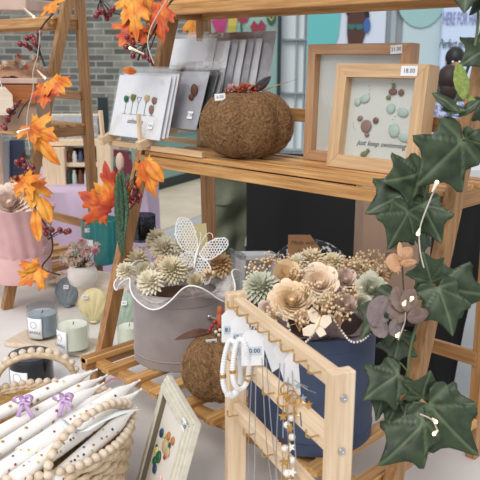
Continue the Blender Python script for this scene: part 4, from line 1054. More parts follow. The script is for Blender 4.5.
for i, (x, y, r) in enumerate(((287, 390, .008), (291, 397, .009), (301, 409, .009), (295, 400, .007), (283, 400, .008))):
    b = MB(); Mx = basis(at(x, y, d=rackd(290) - 0.035 - .003 * i), CR + CF * .4 * sin(i * 2), CU); n = 6 if i % 2 else 16
    b.tube([Mx @ V((r * cos(2 * pi * j / n), r * sin(2 * pi * j / n), 0)) for j in range(n + 1)], .0011, 6); b.build('hoop', 'gold', ge, 40)
for i, (x, y) in enumerate(((285, 395), (303, 398), (309, 404), (298, 386))): star(basis(at(x, y, d=rackd(290) - .045), CR, CU), .005).build('star_charm', 'gold' if i % 2 == 0 else 'steel', ge)
b = MB(); b.tube([at(301, 412, d=rackd(290) - .045), at(302, 426, d=rackd(290) - .045)], .0016, 6); b.build('blue_bar', 'gblue', ge)
for i, (x, y) in enumerate(((300, 384), (308, 390))):
    b = MB(); b.tube([at(x - 6, y - 4, d=rackd(290) - .045), at(x, y, d=rackd(290) - .047), at(x + 8, y + 3, d=rackd(290) - .045)], .0007, 5); b.build('ear_wire', 'steel', ge)

# ============================================================ CREAM FRAME WITH PEBBLE ART
e_ = V((.897, -.44, 0)).normalized(); TL = at(162, 374, z=.2); TRr = at(190, 423, z=.2); e_ = (TRr - TL); WF = e_.length; e_.normalize()
# find the lean: the left edge must pass through image point (139,478)
best = None
for i in range(200):
    zz = .2 * i / 200; P_ = at(134, 480, z=zz); dd = abs((P_ - TL).dot(e_))
    if best is None or dd < best[0]: best = (dd, P_)
dn = (best[1] - TL); dn = (dn - e_ * dn.dot(e_)).normalized()
HFm = .2 / abs(dn.z); up_ = -dn; BL = TL + dn * HFm
Mx = basis(BL, e_, up_)
if Mx.to_3x3().col[2].dot(-CF) < 0: pass
t = thing('picture_frame', None, 'cream painted moulded frame with sea glass owls leaning at the table front', 'picture frame', Mx=Mx)
bw = .024
for nm, pts in (('bottom_rail', [(0, 0), (WF, 0), (WF - bw, bw), (bw, bw)]), ('top_rail', [(0, HFm), (bw, HFm - bw), (WF - bw, HFm - bw), (WF, HFm)]),
                ('left_rail', [(0, 0), (bw, bw), (bw, HFm - bw), (0, HFm)]), ('right_rail', [(WF, 0), (WF, HFm), (WF - bw, HFm - bw), (WF - bw, bw)])):
    c_ = sum((V((p[0], p[1], 0)) for p in pts), V((0, 0, 0))) / 4
    b = MB(); b.prism(pts, .011, Mx @ Matrix.Translation((0, 0, -.019)))
    def ins(p, k1, k2):   # a strip of the rail between two insets from the outer edge
        cx = lambda v, lim, k: k if v <= 1e-6 + 0 else (lim - k if abs(v - lim) < 1e-6 else v)
        return p
    m1 = lambda a: [(min(max(x, a), WF - a), min(max(y, a), HFm - a)) for x, y in pts]
    b.prism(m1(.004), .005, Mx @ Matrix.Translation((0, 0, -.009)))
    q = [(min(max(x, .010), WF - .010), min(max(y, .010), HFm - .010)) for x, y in pts]; b.prism(q, .005, Mx @ Matrix.Translation((0, 0, -.005)))
    b.build(nm, 'creamframe', t, bevel=.0015)
b = MB(); b.M = Mx; b.box((WF / 2, HFm / 2, -.013), (WF - 2 * bw + .004, HFm - 2 * bw + .004, .004)); mt = b.build('mat_board', 'offw', t)
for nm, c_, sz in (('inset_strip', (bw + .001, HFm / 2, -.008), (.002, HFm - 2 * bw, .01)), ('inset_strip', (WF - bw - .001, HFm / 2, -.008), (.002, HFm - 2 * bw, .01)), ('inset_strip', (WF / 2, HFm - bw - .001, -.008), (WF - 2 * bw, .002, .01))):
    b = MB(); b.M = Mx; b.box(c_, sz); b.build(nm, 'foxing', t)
tag_on(t, Mx @ Matrix.Translation((WF - bw * .9, HFm - bw * .55, .0006)), .018, .016, '15.00')
iM = Mx.inverted()
for (x, y, r, m, nm) in ((162, 433, .007, 'gblue', 'blue_pebble'), (165, 436, .004, 'gyel', 'yellow_pebble'), (169, 436, .006, 'gor', 'orange_pebble'), (173, 441, .006, 'gor', 'orange_pebble'), (166, 446, .011, 'gtan', 'body_pebble'), (168, 452, .008, 'gtan', 'body_pebble'),
        (170, 445, .004, 'ggreen', 'green_pebble'), (157, 451, .007, 'gyel', 'owl_head'), (159, 457, .009, 'ggreen', 'owl_body'), (155, 461, .007, 'ggreen', 'owl_wing'), (155, 469, .007, 'gblue', 'owl_tail'), (165, 457, .004, 'gred', 'red_bead'), (157, 447, .004, 'ink', 'owl_hat'), (161, 478, .005, 'pinkpet', 'pink_pebble')):
    v = CF + CR * ((x - 240) / FPX) - CU * ((y - 240) / FPX); nrm = Mx.to_3x3().col[2]; P0 = Mx @ V((0, 0, -.010)); tt = (P0 - CP).dot(nrm) / v.dot(nrm); l = iM @ (CP + v * tt)
    b = MB(); b.M = Mx; b.ball((l.x, l.y, l.z + .001), r * 1.15, 12, (1, 1, .4)); b.build(nm, m, mt, 180)

# ============================================================ CANDLES ON THE TABLE, LEFT
def plank(px, py, z, w, l, th, rz, label, mat='lpinex', name='wooden_board'):
    p = at(px, py, z=z + th); b = MB(); b.M = Matrix.Translation((p.x, p.y, z)) @ Matrix.Rotation(rz, 4, 'Z'); b.box((0, 0, th / 2), (l, w, th)); return b.build(name, mat, bevel=.002, label=label, category='board')
plank(58, 341, .001, .10, .26, .012, .45, 'thin pale wooden board under the smoky and green candle jars', 'bead')
plank(103, 278, .001, .12, .26, .08, .3, 'low pale wooden riser under the teal candle and flower pot', 'bead')
def jar(px, py, z, wpx, hpx, glass, wax, label, lab=None, fill=.75, solidglass=False, wick=True, line='CANDLE'):
    c = at(px, py, z=z); d = (c - CP).dot(CF); k = d / FPX; r = wpx / 2 * k; h = hpx * k; c = c + HF * r * .9
    t = thing('candle_jar', c, label, 'candle')
    b = MB(); pr = [(0, 0), (r * .9, 0), (r * .98, .004), (r, .012), (r, h - .001), (r - .001, h), (r - .003, h - .001)]
    if not solidglass: pr += [(r - .003, .008), (0, .008)]
    else: pr += [(r - .003, h * fill), (0, h * fill)]
    b.lathe(pr, 48, c); b.build('glass', glass, t, 40)
    b = MB(); zb = .009 if not solidglass else h * fill + .0005; b.lathe([(0, zb), (r - .0035, zb), (r - .0035, h * fill + .001), (r * .5, h * fill), (0, h * fill)], 40, c); b.build('wax', wax, t, 40)
    b = MB(); b.tube([c + V((0, 0, h * fill)), c + V((.001, .002, h * fill + .008))], .0012, 5); b.build('wick', 'ink', t)
    if lab:
        a0, aw, z0, z1_ = lab; b = MB()
        P_ = lambda a, z, o=.0006: c + (-HF * cos(a) + RW * sin(a)) * (r + o) + V((0, 0, z * h))
        b.grid(14, 3, lambda u, v: P_(a0 - aw + 2 * aw * u, z0 + (z1_ - z0) * v)); o = b.build('paper_label', 'white', t, 180, solid=.0004)
        am = a0; nn = (-HF * cos(am) + RW * sin(am)); xx = (RW * cos(am) + HF * sin(am))
        text(line, min(.011, r * .32), basis(P_(am, z0 + (z1_ - z0) * .3, .0012), xx, (0, 0, 1)), 'greyink', o, 'printed_word')
        ring_ = MB(); Mc = basis(P_(am, z0 + (z1_ - z0) * .68, .0014), xx, (0, 0, 1)); ring_.tube([Mc @ V((r * .22 * cos(j * pi / 9), r * .22 * sin(j * pi / 9), 0)) for j in range(19)], .0005, 4); ring_.build('round_emblem', 'greyink', o)
    return t, c, r, h
t, c, r, h = jar(40, 341, .014, 31, 33, 'blueglass', 'waxgrey', 'smoky blue glass candle jar with white label, left on the pale board', (-.35, .55, .08, .72))
jar(71, 355, .014, 32, 36, 'frost', 'waxmint', 'pale green glass candle jar with white label, right on the pale board', (-.75, .55, .05, .68))
jar(27, 393, .001, 44, 34, 'darkglass', 'waxdark', 'dark slate glass candle jar behind the bead handle of the basket', (-.4, .5, .08, .66), fill=.85)
jar(128, 350, .001, 24, 28, 'frost', 'waxmint', 'small pale green candle jar just behind the left leg of the front stand', None)
t, c, r, h = jar(98, 266, .082, 37, 45, 'teal', 'tealwax', 'large teal glass candle jar beside the white pot of dried flowers', (-.75, .55, .06, .6), fill=.86, solidglass=True)
tag_on(t, basis(c - HF * (r + .001) * .92 - RW * r * .4 + V((0, 0, h * .82)), RW - HF * -.4, (0, 0, 1)), .026, .013, '14.0')
def shell(px, py, z, w, h, mat, label, rz=0, lean=.3):
    c = at(px, py, z=z); d = (c - CP).dot(CF); k = d / FPX; W_ = w * k / 2; H_ = h * k
    R_ = Matrix.Rotation(rz, 3, 'Z'); ex_ = R_ @ RW; nz = (R_ @ (-HF)); t = thing('shell_candle', c, label, 'candle')
    up = (V((0, 0, 1)) * cos(lean) + HF * sin(lean)).normalized(); n_ = ex_.cross(up); n_ = n_ if n_.dot(-CF) > 0 else -n_
    b = MB(); cc = c + up * H_ * .5
    for sd_ in (1, -1):
        def fn(u, v):
            a = u * 2 * pi; x = sin(a) * v; y = -cos(a) * v; wd = 1 - .18 * max(0, -y)
            ha_ = atan2(x, y + 1.12); rib = .05 * abs(cos(ha_ * 9)) * min(1, (1 - v) * 5) * min(1, (y + 1.05) * 1.5)
            return cc + ex_ * x * W_ * wd + up * y * H_ * .5 + n_ * sd_ * W_ * (.42 * sqrt(max(0, 1 - v * v)) + rib)
        b.grid(96, 16, fn, True)
    b.build('shell', mat, t, 180)
    b = MB(); b.ball(c + up * H_ * .06, W_ * .4, 16, (1, .7, .3)); b.build('hinge', mat, t, 180)
    return t, c, up, n_, W_, H_, ex_
for a in (((67, 307, .002, 25, 30, 'waxblue', 'blue grey scallop shell candle with a price sticker, left of the yellow one', .0), '4.0', (66, 287)),
          ((93, 323, .002, 29, 35, 'waxyellow', 'pale yellow scallop shell candle standing against the left stand leg', .1), '4.0', (85, 297)),
          ((124, 330, .002, 28, 38, 'waxgreen', 'pale green scallop shell candle peeking between the leg and the grey hat box', .0), '4.0', (124, 303))):
    t, c, up, n_, W_, H_, ex_ = shell(*a[0]); q = at(a[2][0], a[2][1], d=(c - CP).dot(CF) - .02)
    tag_on(t, basis(q, ex_, up), .015, .012, a[1])
# white pot of dried flowers
c = at(81, 289, z=.082) + HF * .03; k = (c - CP).dot(CF) / FPX; R0 = 15 * k
t = thing('flower_pot', c, 'small white crumpled ceramic pot in front of the teal candle', 'pot')
b = MB(); b.lathe([(0, 0), (R0 * .55, 0), (R0 * .85, .008), (R0, .03), (R0 * .95, .05), (R0 * .8, .06), (R0 * .85, .064), (R0 * .76, .063), (R0 * .7, .05), (0, .045)], 40, c, lambda a, z: 1 + .04 * sin(a * 5 + z * 120)); b.build('pot', 'ceramic', t, 60)
rnd = random.Random(4); dd = (c - CP).dot(CF)
t = thing('dried_bouquet', c + V((0, 0, .05)), 'pink, white and sage dried flower bouquet in the crumpled white pot', 'bouquet')
for i in range(80):
    x = 79 + rnd.gauss(0, 9); y = 255 + rnd.gauss(0, 6.5)
    if abs(x - 79) > 18 or abs(y - 255) > 13: continue
    mat = rnd.choice(['pinkpet', 'palepink', 'rosepet', 'cream', 'sage', 'pinkpet', 'palepink']); b = MB()
    puff(b, at(x, y, d=dd + rnd.uniform(-.03, .03)), rnd.uniform(.009, .014), 26, .8, .2, i, (rnd.uniform(-.3, .3), -.5, 1)); b.build('flower_head', mat, t, 180)
b = MB()
for i in range(20): b.tube([c + V((0, 0, .04)), at(79 + rnd.gauss(0, 8), 254 + rnd.gauss(0, 5), d=dd)], .0008, 4)
b.build('stems', 'gtwig', t, kind='stuff')
# straw and ribbon rings beside the pot
b = MB()
for i in range(5):
    cc = at(52 + i * 1.5, 275 + i * 1.2, z=.02); b.tube([cc + V(((.05 - .004 * i) * cos(a), (.04 - .003 * i) * sin(a), .004 * sin(a * 3 + i))) for a in [2 * pi * j / 24 for j in range(25)]], .0045, 6)
b.build('straw_wreath', 'straw', smooth=180, label='small coiled straw wreath left of the white flower pot', category='wreath')

# ============================================================ BASKET OF TAPER CANDLES
RBk = .158; zR = .13; BC = at(30, 430, z=zR)
t = thing('woven_basket', (BC.x, BC.y, .001), 'round woven straw basket with wooden bead rim full of white candles', 'basket')
c = V((BC.x, BC.y, 0))
b = MB(); b.lathe([(0, .002), (RBk * .78, .002), (RBk * .9, .03), (RBk * .97, .08), (RBk, zR)], 80, c); b.build('lining', 'strawin', t, 60)
def weave(u_, row, n):
    return 0
b = MB(); N = 96
for row in range(11):
    z = .012 + row * .0115; rr = RBk * (.80 + .2 * (z / zR) ** .6) + .004
    pts = []
    for j in range(N + 1):
        a = 2 * pi * j / N; w_ = .0035 * sin(N / 4 * a / 1 + pi * row); pts.append(c + V(((rr + w_) * cos(a), (rr + w_) * sin(a), z + .0015 * sin(a * 9 + row * 2))))
    b.tube(pts, .0062, 6, False)
b.build('woven_wall', 'straw', t, 180)
b = MB()
for k_ in range(2): b.tube([c + V(((RBk + .003) * cos(a), (RBk + .003) * sin(a), zR + .002 + .004 * sin(a * 30 + k_ * pi))) for a in [2 * pi * j / 200 for j in range(201)]], .005, 6)
b.build('rope_rim', 'straw', t, 180)
beadpos = []
for j in range(70):
    a = 2 * pi * j / 70; beadpos.append(c + V(((RBk + .006) * cos(a), (RBk + .006) * sin(a), zR + .011)))
def handle_pts(p0, p1, hgt, out, n=40):
    p0 = V(p0); p1 = V(p1); res_ = []
    for i in range(n + 1):
        s_ = i / n; q = p0.lerp(p1, (1 - cos(pi * s_)) / 2); f_ = sin(pi * s_) ** .8
        mid = (p0 + p1) / 2 - c; mid.z = 0; o_ = mid.normalized() if mid.length > .001 else V((0, 0, 0)); res_.append(q + V((0, 0, hgt * f_)) + o_ * out * f_)
    return res_
def rimpt(px, py): 
    q = at(px, py, z=zR); d_ = V((q.x - c.x, q.y - c.y, 0)).normalized() * (RBk + .003); return c + V((d_.x, d_.y, zR + .006))
ha = handle_pts(rimpt(47, 478), rimpt(126, 425), .055, .0)
hb_ = handle_pts(rimpt(-14, 385), rimpt(66, 398), .065, .0)
def beads_on(path, step, r, M_, par, name='wooden_bead'):
    last = None; out = []
    for i in range(len(path) - 1):
        for s_ in range(6):
            q = path[i].lerp(path[i + 1], s_ / 6)
            if last is None or (q - last).length >= step: out.append(q); last = q
    return out
for hp in (ha, hb_):
    b = MB(); b.tube(hp, .0055, 8); hd = b.build('handle', 'straw', t, 180)
    for q in beads_on(hp, .0145, .008, None, t):
        bb_ = MB(); bb_.ball(q + V((0, 0, .006)) + (q - c - V((0, 0, q.z))).normalized() * .007, .0072, 12, (1, 1, .92)); bb_.build('wooden_bead', 'bead', hd, 180)
bb_ = None
for q in beadpos:
    nb = MB(); nb.ball(q, .0072, 12, (1, 1, .92)); nb.build('wooden_bead', 'bead', t, 180)
# taper candles
GCn = 'white taper candles with coloured dots in the straw basket'
tap = [((94, 371), (-22, 424), .178, .150, 'first from the back, tip beside the stand leg'), ((104, 377), (-20, 444), .176, .146, 'second from the back, tied with the right lilac bow'),
       ((101, 385), (-16, 460), .180, .150, 'third from the back with gold stars'), ((137, 382), (20, 455), .182, .150, 'long one reaching farthest right at the top'),
       ((139, 391), (40, 462), .172, .142, 'long one just in front of the farthest reaching candle'), ((112, 398), (-4, 474), .178, .146, 'speckled one in the middle pointing at the white ribbon'),
       ((119, 405), (14, 480), .172, .142, 'speckled one in front of the middle, under the white ribbon'), ((134, 410), (52, 482), .160, .126, 'frontmost one, seen through the bead handle'),
       ((108, 391), (-14, 470), .170, .132, 'low one in the middle, beneath the speckled pair'), ((120, 398), (26, 470), .166, .138, 'short one between the two long right candles')]
cols_ = ['gor', 'gold', 'gred', 'gyel', 'ggreen', 'gblue', 'pg_pink', 'lribbon']
for i, (tp, tl, zt_, zl_, lb) in enumerate(tap):
    a = at(*tp, z=zt_); e = at(*tl, z=zl_); dct = (e - a)
    dct = dct.normalized() * min(dct.length, .27); e = a + dct; Ln = dct.length; d_ = dct.normalized()
    t = thing('taper_candle', e, 'white taper candle, ' + lb, 'candle', GCn)
    b = MB(); R = .0122
    pts = [a, a + d_ * .006, a + d_ * .012, a + d_ * .024, a + d_ * .034, a + d_ * .05] + [a + d_ * (.05 + (Ln - .05) * s_ / 6) for s_ in range(1, 7)]
    b.tube(pts, [.0012, .0035, .0032, .0062, .0095, R] + [R] * 6, 14); b.build('candle_body', 'wax', t, 60)
    b = MB(); b.tube([a - d_ * .006, a + d_ * .003], [.0014, .002], 6); b.ball(a - d_ * .006, .0024, 6); b.build('wick', 'wax', t, 60)
    b = MB(); rnd = random.Random(i); side = d_.cross(-CF).normalized(); fr_ = side.cross(d_); fr_ = fr_ if fr_.dot(-CF) > 0 else -fr_
    nd = 9 if i in (0, 1, 2, 3) else 16
    for j in range(nd):
        s_ = .055 + (Ln - .06) * (j + rnd.random() * .6) / nd; al = rnd.uniform(-1.1, 1.1); nn = fr_ * cos(al) + side * sin(al); p = a + d_ * s_ + nn * (R + .0001); b.cur = rnd.randrange(8)
        rr = .0042 if i < 3 else .0021
        tx = d_; ty = nn.cross(tx)
        if i < 3: st_ = [p + (tx * cos(q * pi / 5) + ty * sin(q * pi / 5)) * rr * (1 if q % 2 == 0 else .45) for q in range(10)]
        else: st_ = [p + (tx * cos(q * pi / 4) + ty * sin(q * pi / 4)) * rr for q in range(8)]
        b.add([q + nn * .0004 for q in st_], [tuple(range(len(st_)))])
    b.build('painted_dots', cols_ if i > 2 else ['gor', 'gold', 'bead', 'gold', 'brownp', 'gold', 'bead', 'gor'], t, kind='stuff')
def ribbon(mb, pts, w, nrm):
    q = smooth_path(pts, 6); vs = []
    for i, p in enumerate(q):
        d_ = (q[min(i + 1, len(q) - 1)] - q[max(i - 1, 0)]).normalized(); s_ = d_.cross(V(nrm) + V((.2 * sin(i * .6), .2 * cos(i * .5), 0))).normalized(); vs += [p - s_ * w / 2, p + s_ * w / 2]
    mb.add(vs, [(2 * i, 2 * i + 1, 2 * i + 3, 2 * i + 2) for i in range(len(q) - 1)]); return mb
def bow(px, py, z, mat, label, s=1, tails=((-7, 14), (8, 12))):
    c0 = at(px, py, z=z); dd = (c0 - CP).dot(CF); t = thing('ribbon_bow', c0, label, 'bow', 'lilac bows on the candles'); k = dd / FPX
    P_ = lambda x, y, o=0: c0 + CR * x * k * s - CU * y * k * s - CF * (.004 + o)
    for sx in (-1, 1):
        b = MB(); ribbon(b, [P_(0, 0), P_(5 * sx, -5, .004), P_(9 * sx, -3, .008), P_(6 * sx, 2, .005), P_(0, 0, .003)], .009, RW * sx * .6 - CF * .2 + V((0, 0, .8))); b.build('loop', mat, t, 180, solid=.0005)
    for x, y in tails:
        b = MB(); ribbon(b, [P_(0, 0), P_(x * .5, y * .5, .004), P_(x, y, .002)], .007, -CF); b.build('tail', mat, t, 180, solid=.0005)
    b = MB(); b.ball(c0 - CF * .006, .004, 8); b.build('knot', mat, t, 180)
bow(25, 400, .19, 'lribbon', 'left lilac satin bow tied round the rear candles', 1, ((-6, 16), (9, 17)))
bow(65, 398, .195, 'lribbon', 'right lilac satin bow tied round the middle candles', 1, ((-5, 18), (6, 12)))
b = MB(); P_ = lambda x, y, z: at(x, y, z=z); ribbon(b, [P_(62, 420, .178), P_(72, 430, .176), P_(84, 430, .182), P_(100, 422, .188), P_(120, 413, .19), P_(139, 409, .186)], .010, (0, 0, 1))
b.build('white_ribbon', 'wribbon', smooth=180, solid=.0005, label='white satin ribbon trailing across the speckled candles to the right', category='ribbon')
b = MB(); ribbon(b, [P_(98, 382, .14), P_(104, 384, .12), P_(112, 379, .12), P_(120, 380, .12)], .006, (0, 0, 1)); b.build('pink_ribbon', 'pribbon', smooth=180, solid=.0005, label='thin pink ribbon showing behind the candle tips under the lower shelf', category='ribbon')

# ============================================================ LEFT STAND THINGS
q = at(14, 131, z=ZU); cd_ = (q - CP).dot(CF); k = cd_ / FPX; CM_ = basis(q + HF * .0, RW, None, (0, 0, 1))
t = thing('gift_crate', q, 'taupe gift crate with an orange wooden band on the middle shelf of the left stand', 'crate', Mx=CM_)
b = MB(); b.M = CM_; b.box((-.02, .08, 24 * k), (62 * k, .15, 48 * k)); b.build('crate_body', 'kraft2', t, bevel=.003)
b = MB(); b.M = CM_; b.box((-.02, -.0, 36 * k), (63 * k, .014, 18 * k)); b.build('orange_band', 'terracotta', t, bevel=.001)
b = MB(); b.M = CM_; b.box((-.02, .08, 49 * k), (68 * k, .17, 5 * k)); b.build('lid', 'kpink', t, bevel=.002)
t = thing('wrapped_bouquet', CM_ @ V((0, .08, 52 * k)), 'dried bouquet wrapped in brown kraft paper lying on the taupe gift crate', 'bouquet')
for j, (ax_, ay, bx_, by, cx_, cy_, m) in enumerate(((-8, 78, 6, 58, 34, 80, 'kpaper'), (2, 80, 36, 56, 44, 80, 'kpaper'), (-12, 80, -2, 60, 16, 80, 'kpink'), (20, 80, 44, 64, 50, 80, 'kpaper'))):
    b = MB(); d_ = cd_ + .02 + .03 * j; A_, B2, C_ = at(ax_, ay, d=d_), at(bx_, by, d=d_ + .06), at(cx_, cy_, d=d_ - .02)
    b.grid(14, 10, lambda u, v: A_.lerp(C_, u).lerp(B2, v * (1 - .5 * abs(2 * u - 1))) - CF * .03 * sin(pi * u) * (1 - v) + V((0, 0, 1)) * .008 * noise.noise(V((u * 6, v * 6, j)))); b.build('paper_fold', m, t, 60, solid=.001)
for i in range(16):
    b = MB(); x = rnd.uniform(2, 42); y = 58 + rnd.uniform(-4, 10) + abs(x - 20) * .2
    puff(b, at(x, y, d=cd_ + rnd.uniform(.0, .08)), .011, 24, .8, .16, i, (0, -.4, 1)); b.build('dried_head', ['orange', 'palepink', 'cream2', 'kpink', 'tan'][i % 5], t, 180)
# hang tag
TM = basis(at(2, 101, d=cd_ - .05), RW, (0, 0, 1)); t = thing('hang_tag', None, 'pale wooden hang tag on white string at the left edge of the photo', 'tag', Mx=TM); kk = (cd_ - .05) / FPX
b = MB(); b.prism([(x * kk, y * kk) for x, y in ((-14, -14), (8, -14), (11, -8), (11, 6), (4, 14), (-14, 14))], .002, TM); b.build('tag_board', 'bead', t)
b = MB(); b.tube([TM @ V((2 * kk, 9 * kk, .003)), TM @ V((1 * kk, 16 * kk, .004)), TM @ V((-2 * kk, 26 * kk, .004))], .001, 5); b.build('string', 'white', t)
# pink gift box on the low shelf
q = at(14, 286, z=ZL); k = (q - CP).dot(CF) / FPX; rp = 30 * k; c = q + HF * rp
t = thing('pink_gift_box', c, 'round dusty pink gift box in pleated wrap, low shelf of the left stand', 'gift box')
b = MB(); b.lathe([(0, 0), (rp, 0), (rp, 26 * k), (rp * .98, 27 * k), (0, 27 * k)], 48, c); b.build('box_base', 'pinkish', t, 40)
b = MB(); b.lathe([(rp * .97, 26 * k), (rp * 1.04, 34 * k), (rp * .98, 46 * k), (rp * 1.05, 55 * k), (rp * 1.1, 64 * k), (rp * 1.22, 76 * k), (rp * 1.15, 76 * k), (rp * .9, 60 * k), (0, 58 * k)], 96, c, lambda a, z: 1 + .03 * sin(a * 17 + z * 30) + .02 * sin(a * 7)); b.build('pleated_wrap', 'pinkish', t, 60)
b = MB(); flower(b, at(10, 203, d=(c - CP).dot(CF) - .04), .062, -CF + V((0, 0, .5)), 7, 6, 2, .9, 3, .5); b.build('big_flower', 'palepink', t, 180)
b = MB(); puff(b, at(42, 218, d=(c - CP).dot(CF) - .05), .032, 70, .8, .13, 8, (.2, -.7, .6)); b.build('ruffled_flower', 'cream', t, 180)
b = MB(); b.grid(10, 20, lambda u, v: at(40 + 8 * u + 3 * sin(v * 9), 225 + v * 50, d=(c - CP).dot(CF) - rp * .8 + .02 * sin(u * 7 + v * 11))); b.build('clear_ribbon', 'film', t, 180)
# papers on the top shelf
b = MB(); b.bar(at(-10, 5, d=1.95), at(40, 6, d=1.9), .12, .03); b.build('paper_packet', 'kpink', bevel=.003, label='pinkish paper packet lying on the highest shelf of the left stand', category='packet')

# ============================================================ MARKET DISPLAY BEYOND, LEFT
dm = 4.35; k = dm / FPX
def mk(name, px0, py0, px1, py1, mat, d, th, par, bev=.002):
    b = MB(); a = at(px0, py1, d=d); e = at(px1, py1, d=d); h = (py1 - py0) * d / FPX; b.bar(a + V((0, 0, h / 2)) + HF * th / 2, e + V((0, 0, h / 2)) + HF * th / 2, th, h); return b.build(name, mat, par, bevel=bev)
t = thing('display_shelf', at(80, 190, d=dm), 'pale wooden market shelf unit holding small jars beyond the left stand', 'shelf')
mk('side_panel', 44, 148, 66, 192, 'lpinez', dm, .3, t); mk('side_panel', 98, 140, 112, 190, 'lpinez', dm, .3, t)
mk('shelf_board', 44, 140, 112, 146, 'lpinex', dm - .02, .34, t); mk('shelf_board', 66, 163, 98, 167, 'lpinex', dm, .3, t); mk('shelf_board', 44, 186, 112, 191, 'lpinex', dm, .3, t); mk('back_panel', 66, 148, 98, 188, 'redwood', dm + .25, .02, t)
G_ = 'little goods on the far market shelf'
gl_ = ['on the lower row of the far shelf', 'on the middle row of the far shelf']
rnd = random.Random(12); nm_col = [('dark_card', 'dark'), ('seaglass', 'pale green'), ('amber', 'brown'), ('whiteframe', 'white'), ('bluecanvas', 'blue')]
for row, (yb_, hh_) in enumerate(((186, 16), (163, 12))):
    for i in range(5):
        m_, cn = nm_col[(i + row * 2) % 5]; p = at(69 + i * 6, yb_, d=dm + .03); b = MB(); r_ = 2.4 * k; h_ = hh_ * k
        b.lathe([(0, 0), (r_, 0), (r_, h_ * .7), (r_ * .6, h_ * .85), (r_ * .6, h_), (0, h_)], 14, p); b.build('small_jar', m_, smooth=40, label='tiny %s jar %s' % (cn, gl_[row]), category='jar', group=G_)
t = thing('acrylic_rack', at(75, 140, d=dm), 'clear acrylic rack with small trinkets standing on the far wooden shelf', 'rack')
mk('clear_front', 50, 116, 98, 140, 'film', dm, .004, t, 0); mk('top_bar', 50, 114, 98, 116, 'bead', dm, .02, t); mk('back_sheet', 50, 116, 98, 140, 'paleblue', dm + .12, .004, t, 0)
for i in range(16):
    b = MB(); b.ball(at(53 + (i % 8) * 6, 136 - (i // 8) * 11, d=dm + .05), 2.3 * k, 8, (1, .7, 1.1)); b.build('trinket', ['pg_dk', 'steel', 'amber', 'whiteframe', 'kpink', 'bluecanvas'][i % 6], t, 180)
mk('dark_panel', 99, 98, 109, 140, 'dkframe', dm + .3, .03, None).__setitem__('label', 'narrow dark standing panel just left of the card rack in the distance'); bpy.data.objects['dark_panel']['category'] = 'panel'
t = thing('leaning_canvas', at(18, 190, d=2.9), 'blue canvas in a pale blue frame leaning under the middle shelf of the left stand', 'picture')
b = MB(); a_, e_2 = at(10, 185, d=2.9), at(28, 140, d=3.0); b.prism([(0, 0), (17 * 2.9 / FPX, 0), (17 * 2.9 / FPX, 48 * 2.9 / FPX), (0, 48 * 2.9 / FPX)], .02, basis(at(11, 188, d=2.9), CR, (0, 0, 1))); b.build('canvas', 'bluecanvas', t)
b = MB(); b.prism([(-6 * 2.9 / FPX, 0), (0, 0), (3 * 2.9 / FPX, 48 * 2.9 / FPX), (-2 * 2.9 / FPX, 48 * 2.9 / FPX)], .025, basis(at(11, 188, d=2.89), CR, (0, 0, 1))); b.build('frame_edge', 'paleblue', t)
b = MB(); b.prism([(0, 0), (9 * 2.8 / FPX, 0), (7 * 2.8 / FPX, 75 * 2.8 / FPX), (-2 * 2.8 / FPX, 75 * 2.8 / FPX)], .03, basis(at(-2, 190, d=2.8), CR, (0, 0, 1))); b.build('pale_post', 'kpink', label='pinkish pale board standing at the left edge below the gift crate', category='board')
b = MB(); b.prism([(0, -22), (22, -22), (20, 15), (2, 17)], .03, basis(at(112, 166, d=4.15), CR * (4.1 / FPX), (0, 0, 1)) @ Matrix.Scale(4.1 / FPX, 4)); b.box((0, 0, 0), (.001, .001, .001)) if 0 else None; b.build('fabric_bundle', mk_floral('red_green_floral', '6a2a34', '4f7a62', 14), label='red and green patterned fabric bundle in the distance under the card rack', category='fabric')

# ============================================================ AUTUMN GARLANDS AND IVY
def berries(par, spots, d, r=.0062, stem=None, name='red_berry'):
    for i, (x, y) in enumerate(spots):
        b = MB(); b.ball(at(x, y, d=d + .006 * ((i * 7) % 5 - 2)), r, 10, (1, 1, 1.08)); b.build(name, 'berry', par, 180)
        if stem: b = MB(); s0 = at(*stem, d=d); b.tube([s0, s0.lerp(at(x, y, d=d), .5) + V((0, 0, .004)), at(x, y, d=d)], .0009, 4); b.build('berry_stalk', 'twig', par)
def vine(par, pts, r, mat='twig', name='stem'):
    b = MB(); b.tube(smooth_path([at(x, y, d=d) for x, y, d in pts]), r, 6); b.build(name, mat, par, 180)
def lf(par, bx_, by, tx, ty, d0, d1, kind, mat, wid=1, tilt=0, curl=.15, fold=.12, seed=0, name='leaf', skew=0, label=None):
    o = leaf(at(bx_, by, d=d0), at(tx, ty, d=d1), kind, wid, tilt, curl, fold, seed=seed, skew=skew).build(name, mat, par, 180, solid=.0006)
    if label: o['label'] = label
    return o
dg = 1.5
g = thing('autumn_garland', at(150, 60, d=dg), 'orange maple leaf and red berry garland on the left leg of the front stand', 'garland')
vine(g, [(181, -8, dg), (168, 5, dg), (160, 20, dg), (150, 38, dg), (141, 52, dg - .01), (138, 60, dg)], .0022)
vine(g, [(160, 22, dg), (152, 44, dg), (148, 56, dg), (154, 66, dg)], .0014); vine(g, [(98, -4, dg + .05), (112, 12, dg + .04), (133, 18, dg + .02), (150, 36, dg)], .0013)
lf(g, 133, -4, 135, 39, dg - .01, dg - .03, 'maple', 'maple', .4, .2, seed=1); lf(g, 128, -6, 126, 22, dg + .01, dg, 'maple', 'maple', .45, -.4, seed=2)
lf(g, 158, 0, 162, 41, dg - .02, dg - .03, 'maple', 'maplered', .4, .3, seed=3); lf(g, 137, 22, 119, 44, dg, dg - .02, 'maple', 'maplered', .8, .2, seed=4)
